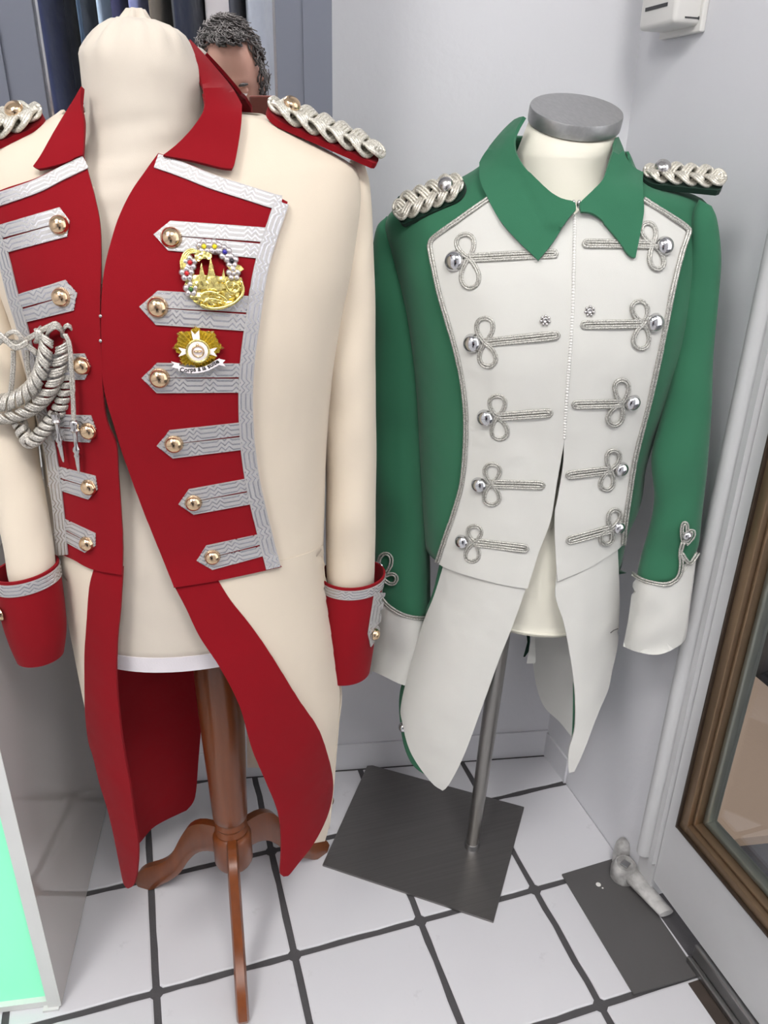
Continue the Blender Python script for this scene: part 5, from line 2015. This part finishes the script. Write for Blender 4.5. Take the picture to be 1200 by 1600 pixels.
# arms and hands
shR = hip + fwd * 0.065 + upv * (sz - 0.055) + rgt * 0.175
shL = hip + fwd * 0.065 + upv * (sz - 0.055) - rgt * 0.175
wrR = PC + pr_ * 0.062 - pu_ * 0.075 - pn * 0.03
wrL = PC - pr_ * 0.062 - pu_ * 0.085 - pn * 0.03
elR = shR * 0.5 + wrR * 0.5 + rgt * 0.07 - upv * 0.17
elL = shL * 0.5 + wrL * 0.5 - rgt * 0.07 - upv * 0.17
parts = [(body_vs, body_fs)]
arm_r = [(0, 0.056), (0.45, 0.043), (0.55, 0.042), (1, 0.027)]
for s, w in ((-1, wrL), (1, wrR)):
    sh, el = (shR, elR) if s > 0 else (shL, elL)
    parts.append(limb([sh - rgt * (s * 0.03), sh, el, w], arm_r))
    edge = PC + pr_ * (s * 0.039)
    palm0 = w
    palm1 = PC + pr_ * (s * 0.047) - pu_ * 0.03 - pn * 0.016
    parts.append(limb([w, (w + palm1) / 2 - pn * 0.004, palm1 + pu_ * 0.012], [(0, 0.024), (0.4, 0.028), (1, 0.02)], 14))
    for k in range(4):                 # fingers reach round the edge on to the back of the phone
        yk = -0.05 + 0.024 * k
        if s > 0:
            yk -= 0.018
        ln_ = (0.022, 0.027, 0.025, 0.018)[k]
        parts.append(limb([palm1 + pu_ * (yk * 0.6 + 0.012) + pr_ * (s * 0.004), edge + pu_ * yk + pr_ * (s * 0.011) - pn * 0.004, edge + pu_ * (yk + 0.002) + pr_ * (s * 0.009) + pn * 0.008,
                           edge + pu_ * (yk + 0.004) - pr_ * (s * ln_ * 0.5) + pn * 0.012, edge + pu_ * (yk + 0.005) - pr_ * (s * ln_) + pn * 0.0115], [(0, 0.0095), (0.5, 0.0085), (1, 0.0065)], 10))
    parts.append(limb([palm1 - pu_ * 0.01 - pn * 0.004, edge + pu_ * 0.0 + pr_ * (s * 0.008) - pn * 0.016, edge + pu_ * 0.022 - pr_ * (s * 0.012) - pn * 0.014], [(0, 0.012), (0.6, 0.0105), (1, 0.008)], 10))
# legs: half crouched
for s in (-1, 1):
    h0 = hip + fwd * 0.02 + upv * 0.47 + rgt * (s * 0.085)
    kn_ = hip + fwd * 0.26 + upv * 0.44 + rgt * (s * 0.13)
    an = hip + fwd * 0.02 + upv * 0.09 + rgt * (s * 0.13)
    parts.append(limb([h0 - fwd * 0.02, (h0 + kn_) / 2 + upv * 0.01, kn_, (kn_ * 0.45 + an * 0.55), an], [(0, 0.092), (0.3, 0.08), (0.5, 0.06), (0.75, 0.05), (1, 0.036)]))
    parts.append(limb([an - upv * 0.05 - fwd * 0.05, an - upv * 0.055 + fwd * 0.04, an - upv * 0.07 + fwd * 0.15], [(0, 0.034), (0.5, 0.038), (1, 0.018)], 14))
mk('body', *join(parts), MT['skin'], per, 180)
# clothes follow the body
grow = []
for i, r in enumerate(cloth_rings[:-1]):
    c = sum(r, V((0, 0, 0))) / NB
    grow.append([v + (v - c).normalized() * 0.009 for v in r])
MT['jacket'] = fabric('dark_jacket', lin(46, 48, 58))
MT['jeans'] = fabric('dark_jeans', lin(40, 46, 66))
mk('pullover', *shell(*outward(*ringloft(grow)), 0.004), MT['jacket'], per, 180)
for s in (-1, 1):
    sh, el, w = (shR, elR, wrR) if s > 0 else (shL, elL, wrL)
    mk('sleeve', *limb([sh - rgt * (s * 0.03), sh, el, w - (w - el) * 0.12], [(0, 0.064), (0.45, 0.052), (0.55, 0.05), (1, 0.036)]), MT['jacket'], per, 180)
    h0 = hip + fwd * 0.02 + upv * 0.47 + rgt * (s * 0.085)
    kn_ = hip + fwd * 0.26 + upv * 0.44 + rgt * (s * 0.13)
    an = hip + fwd * 0.02 + upv * 0.09 + rgt * (s * 0.13)
    mk('trouser_leg', *limb([h0 - fwd * 0.02, (h0 + kn_) / 2 + upv * 0.01, kn_, (kn_ * 0.45 + an * 0.55), an], [(0, 0.1), (0.3, 0.088), (0.5, 0.067), (0.75, 0.06), (1, 0.05)]), MT['jeans'], per, 180)
    mk('shoe', *limb([an - upv * 0.045 - fwd * 0.055, an - upv * 0.048 + fwd * 0.04, an - upv * 0.058 + fwd * 0.165], [(0, 0.04), (0.5, 0.044), (1, 0.026)], 16), MT['black'], per, 180)
# hair: a ring of curls, thin on top
rnd = random.Random(5)
parts = []
for k in range(620):
    ph_ = rnd.uniform(-PI, PI)
    top = rnd.random() < 0.42
    if abs(ph_) < 1.15:
        th = rnd.uniform(0.12, 0.62) if top else rnd.uniform(0.42, 0.68)
    else:
        th = rnd.uniform(0.1, 1.85)
    p = head_pt(th, ph_)
    n = (p - HC).normalized()
    t, b, _ = frame_from(n, V((rnd.uniform(-1, 1), rnd.uniform(-1, 1), rnd.uniform(-1, 1))))
    r = rnd.uniform(0.006, 0.014) * (0.75 if abs(ph_) < 1.15 else 1.25)
    pts = [p + n * (0.002 + 0.018 * (j / 7) * (0.7 if abs(ph_) < 1.15 else 1.2)) + t * (r * math.cos(j * 0.9)) + b * (r * math.sin(j * 0.9)) for j in range(8)]
    parts.append(tube(pts, [0.0026 * (1 - 0.6 * j / 7) for j in range(8)], 5))
mk('hair', *join(parts), MT['hair'], per, 180, kind='stuff')
for s in (-1, 1):
    mk('eyebrow', *tube([HC + rgt * (s * x) + hf * (0.0945 - 0.0035 * abs(x - 0.03) / 0.02 - 0.35 * x * x / 0.075) + hu * (0.019 - 0.12 * (x - 0.03) ** 2 / 0.01 * 0.1) for x in (0.014, 0.024, 0.034, 0.044)], [0.003, 0.0042, 0.004, 0.002], 8), MT['hair'], per, 180)
    mk('eye', *sphere(HC + rgt * (s * 0.031) + hf * 0.0785 + hu * -0.001, 0.0115, 14, 9), MT['enamel'], per, 180)
    mk('pupil', *sphere(HC + rgt * (s * 0.031) + hf * 0.0872 + hu * -0.004, 0.0045, 10, 6), MT['black'], per, 180)
    mk('eyelid', *sphere(HC + rgt * (s * 0.031) + hf * 0.0785 + hu * 0.0035, 0.0122, 14, 9, (1.15, 1, 0.85), (rgt, hf, hu)), MT['skin'], per, 180)
    mk('ear', *sphere(HC + rgt * (s * 0.077) - hf * 0.008 - hu * 0.01, 0.03, 12, 8, (0.32, 0.6, 1.0), (rgt, hf, hu)), MT['skin'], per, 180)

# clothes rail with garments along the wall behind
RY = -2.2


def rail_x(x):
    return seen_plane(x, 60, RY).x


rx0, rx1 = rail_x(20), rail_x(450)
RZ = 1.98
rk = Thing('clothes_rail', 'chrome clothes rail on two posts reflected in the mirror', 'clothes rail', ((rx0 + rx1) / 2, RY, 0))
xa, xb = min(rx0, rx1) - 0.35, max(rx0, rx1) + 0.35
mk('top_bar', *tube([(xa, RY, RZ), (xb, RY, RZ)], 0.014, 14), MT['hang'], rk, 60)
for x in (xa, xb):
    mk('post', *tube([(x, RY, 0.03), (x, RY, RZ)], 0.014, 14), MT['hang'], rk, 60)
    mk('foot', *box((x, RY, 0.015), (0.05, 0.5, 0.03), 0, 0.006), MT['hang'], rk, 40)
GAR = [(42, 62, 'black jacket', lin(34, 34, 40), 0.0), (63, 92, 'navy jacket', lin(44, 50, 80), 0.01), (93, 122, 'dark blue suit jacket', lin(52, 58, 86), 0.0), (123, 138, 'black trousers', lin(40, 42, 50), 0.02), (139, 160, 'blue denim trousers', lin(96, 116, 142), 0.0),
       (161, 182, 'dark slate coat', lin(52, 58, 68), 0.01), (183, 204, 'pale blue shirt', lin(178, 198, 220), 0.03), (205, 228, 'dark violet blouse', lin(62, 62, 92), 0.0), (229, 256, 'lilac blue shirt', lin(128, 134, 178), 0.02), (257, 284, 'brown tweed jacket', lin(108, 100, 92), 0.0),
       (285, 328, 'midnight blue coat', lin(40, 44, 60), 0.01), (376, 393, 'anthracite cardigan', lin(60, 62, 72), 0.0), (394, 432, 'light grey knitted pullover', lin(150, 154, 164), 0.03)]
for gi, (a, b, nm, col, dy) in enumerate(GAR):
    p0, p1 = rail_x(a), rail_x(b)
    xc, hw = (p0 + p1) / 2, abs(p1 - p0) / 2 * 0.8
    g = Thing(nm.replace(' ', '_').split('_')[-1] + '_on_hanger', nm + ' hanging on the chrome rail in the mirror', 'garment', (xc, RY, 0.9), 'garments on the clothes rail')
    rr = random.Random(gi)
    p1_, p2_ = rr.uniform(0, 6), rr.uniform(0, 6)
    rings = []
    for j in range(22):
        t = j / 21
        z = RZ - 0.075 - t * (1.0 if 'trousers' not in nm else 1.05)
        d = 0.235 * min(1, 0.28 + t * 9) if 'trousers' not in nm else 0.13
        w = hw * min(1, 0.5 + t * 6)
        ring = []
        for k in range(40):
            an = 2 * PI * k / 40
            f = 1 + 0.12 * math.sin(5 * an + p1_ + t * 2) * min(1, t * 3) + 0.06 * math.sin(9 * an + p2_ - t * 4)
            ring.append(V((xc + w * math.cos(an) * f, RY + d * math.sin(an) * (1 + 0.04 * math.sin(7 * an + p1_)), z - 0.06 * abs(math.sin(an)) * max(0, 1 - t * 4))))
        rings.append(ring)
    mt = fabric('cloth_' + nm.replace(' ', '_'), col, weave=500 if 'knit' in nm or 'tweed' in nm else 1400, crease=0.8, var=0.25 if 'knit' in nm or 'tweed' in nm else 0.08)
    mk('garment_body', *ringloft(rings, True, (True, True)), mt, g, 180)
    mk('hanger', *join([tube([V((xc, RY - 0.2, RZ - 0.115)), V((xc, RY, RZ - 0.055)), V((xc, RY + 0.2, RZ - 0.115))], 0.006, 8),
                        tube([V((xc, RY, RZ - 0.055)), V((xc, RY, RZ - 0.02)), V((xc, RY + 0.018, RZ - 0.004)), V((xc, RY + 0.014, RZ + 0.016)), V((xc, RY - 0.012, RZ + 0.018)), V((xc, RY - 0.018, RZ))], 0.002, 6)]), MT['hang'], g, 180)
# bright white column between the garments
ca, cb = seen_plane(332, 40, RY - 0.05).x, seen_plane(374, 40, RY - 0.05).x
struct('trim_5', box(((ca + cb) / 2, RY - 0.05, ROOM_H / 2), (abs(cb - ca), 0.2, ROOM_H - 0.002), 0, 0.01), MT['enamel'])
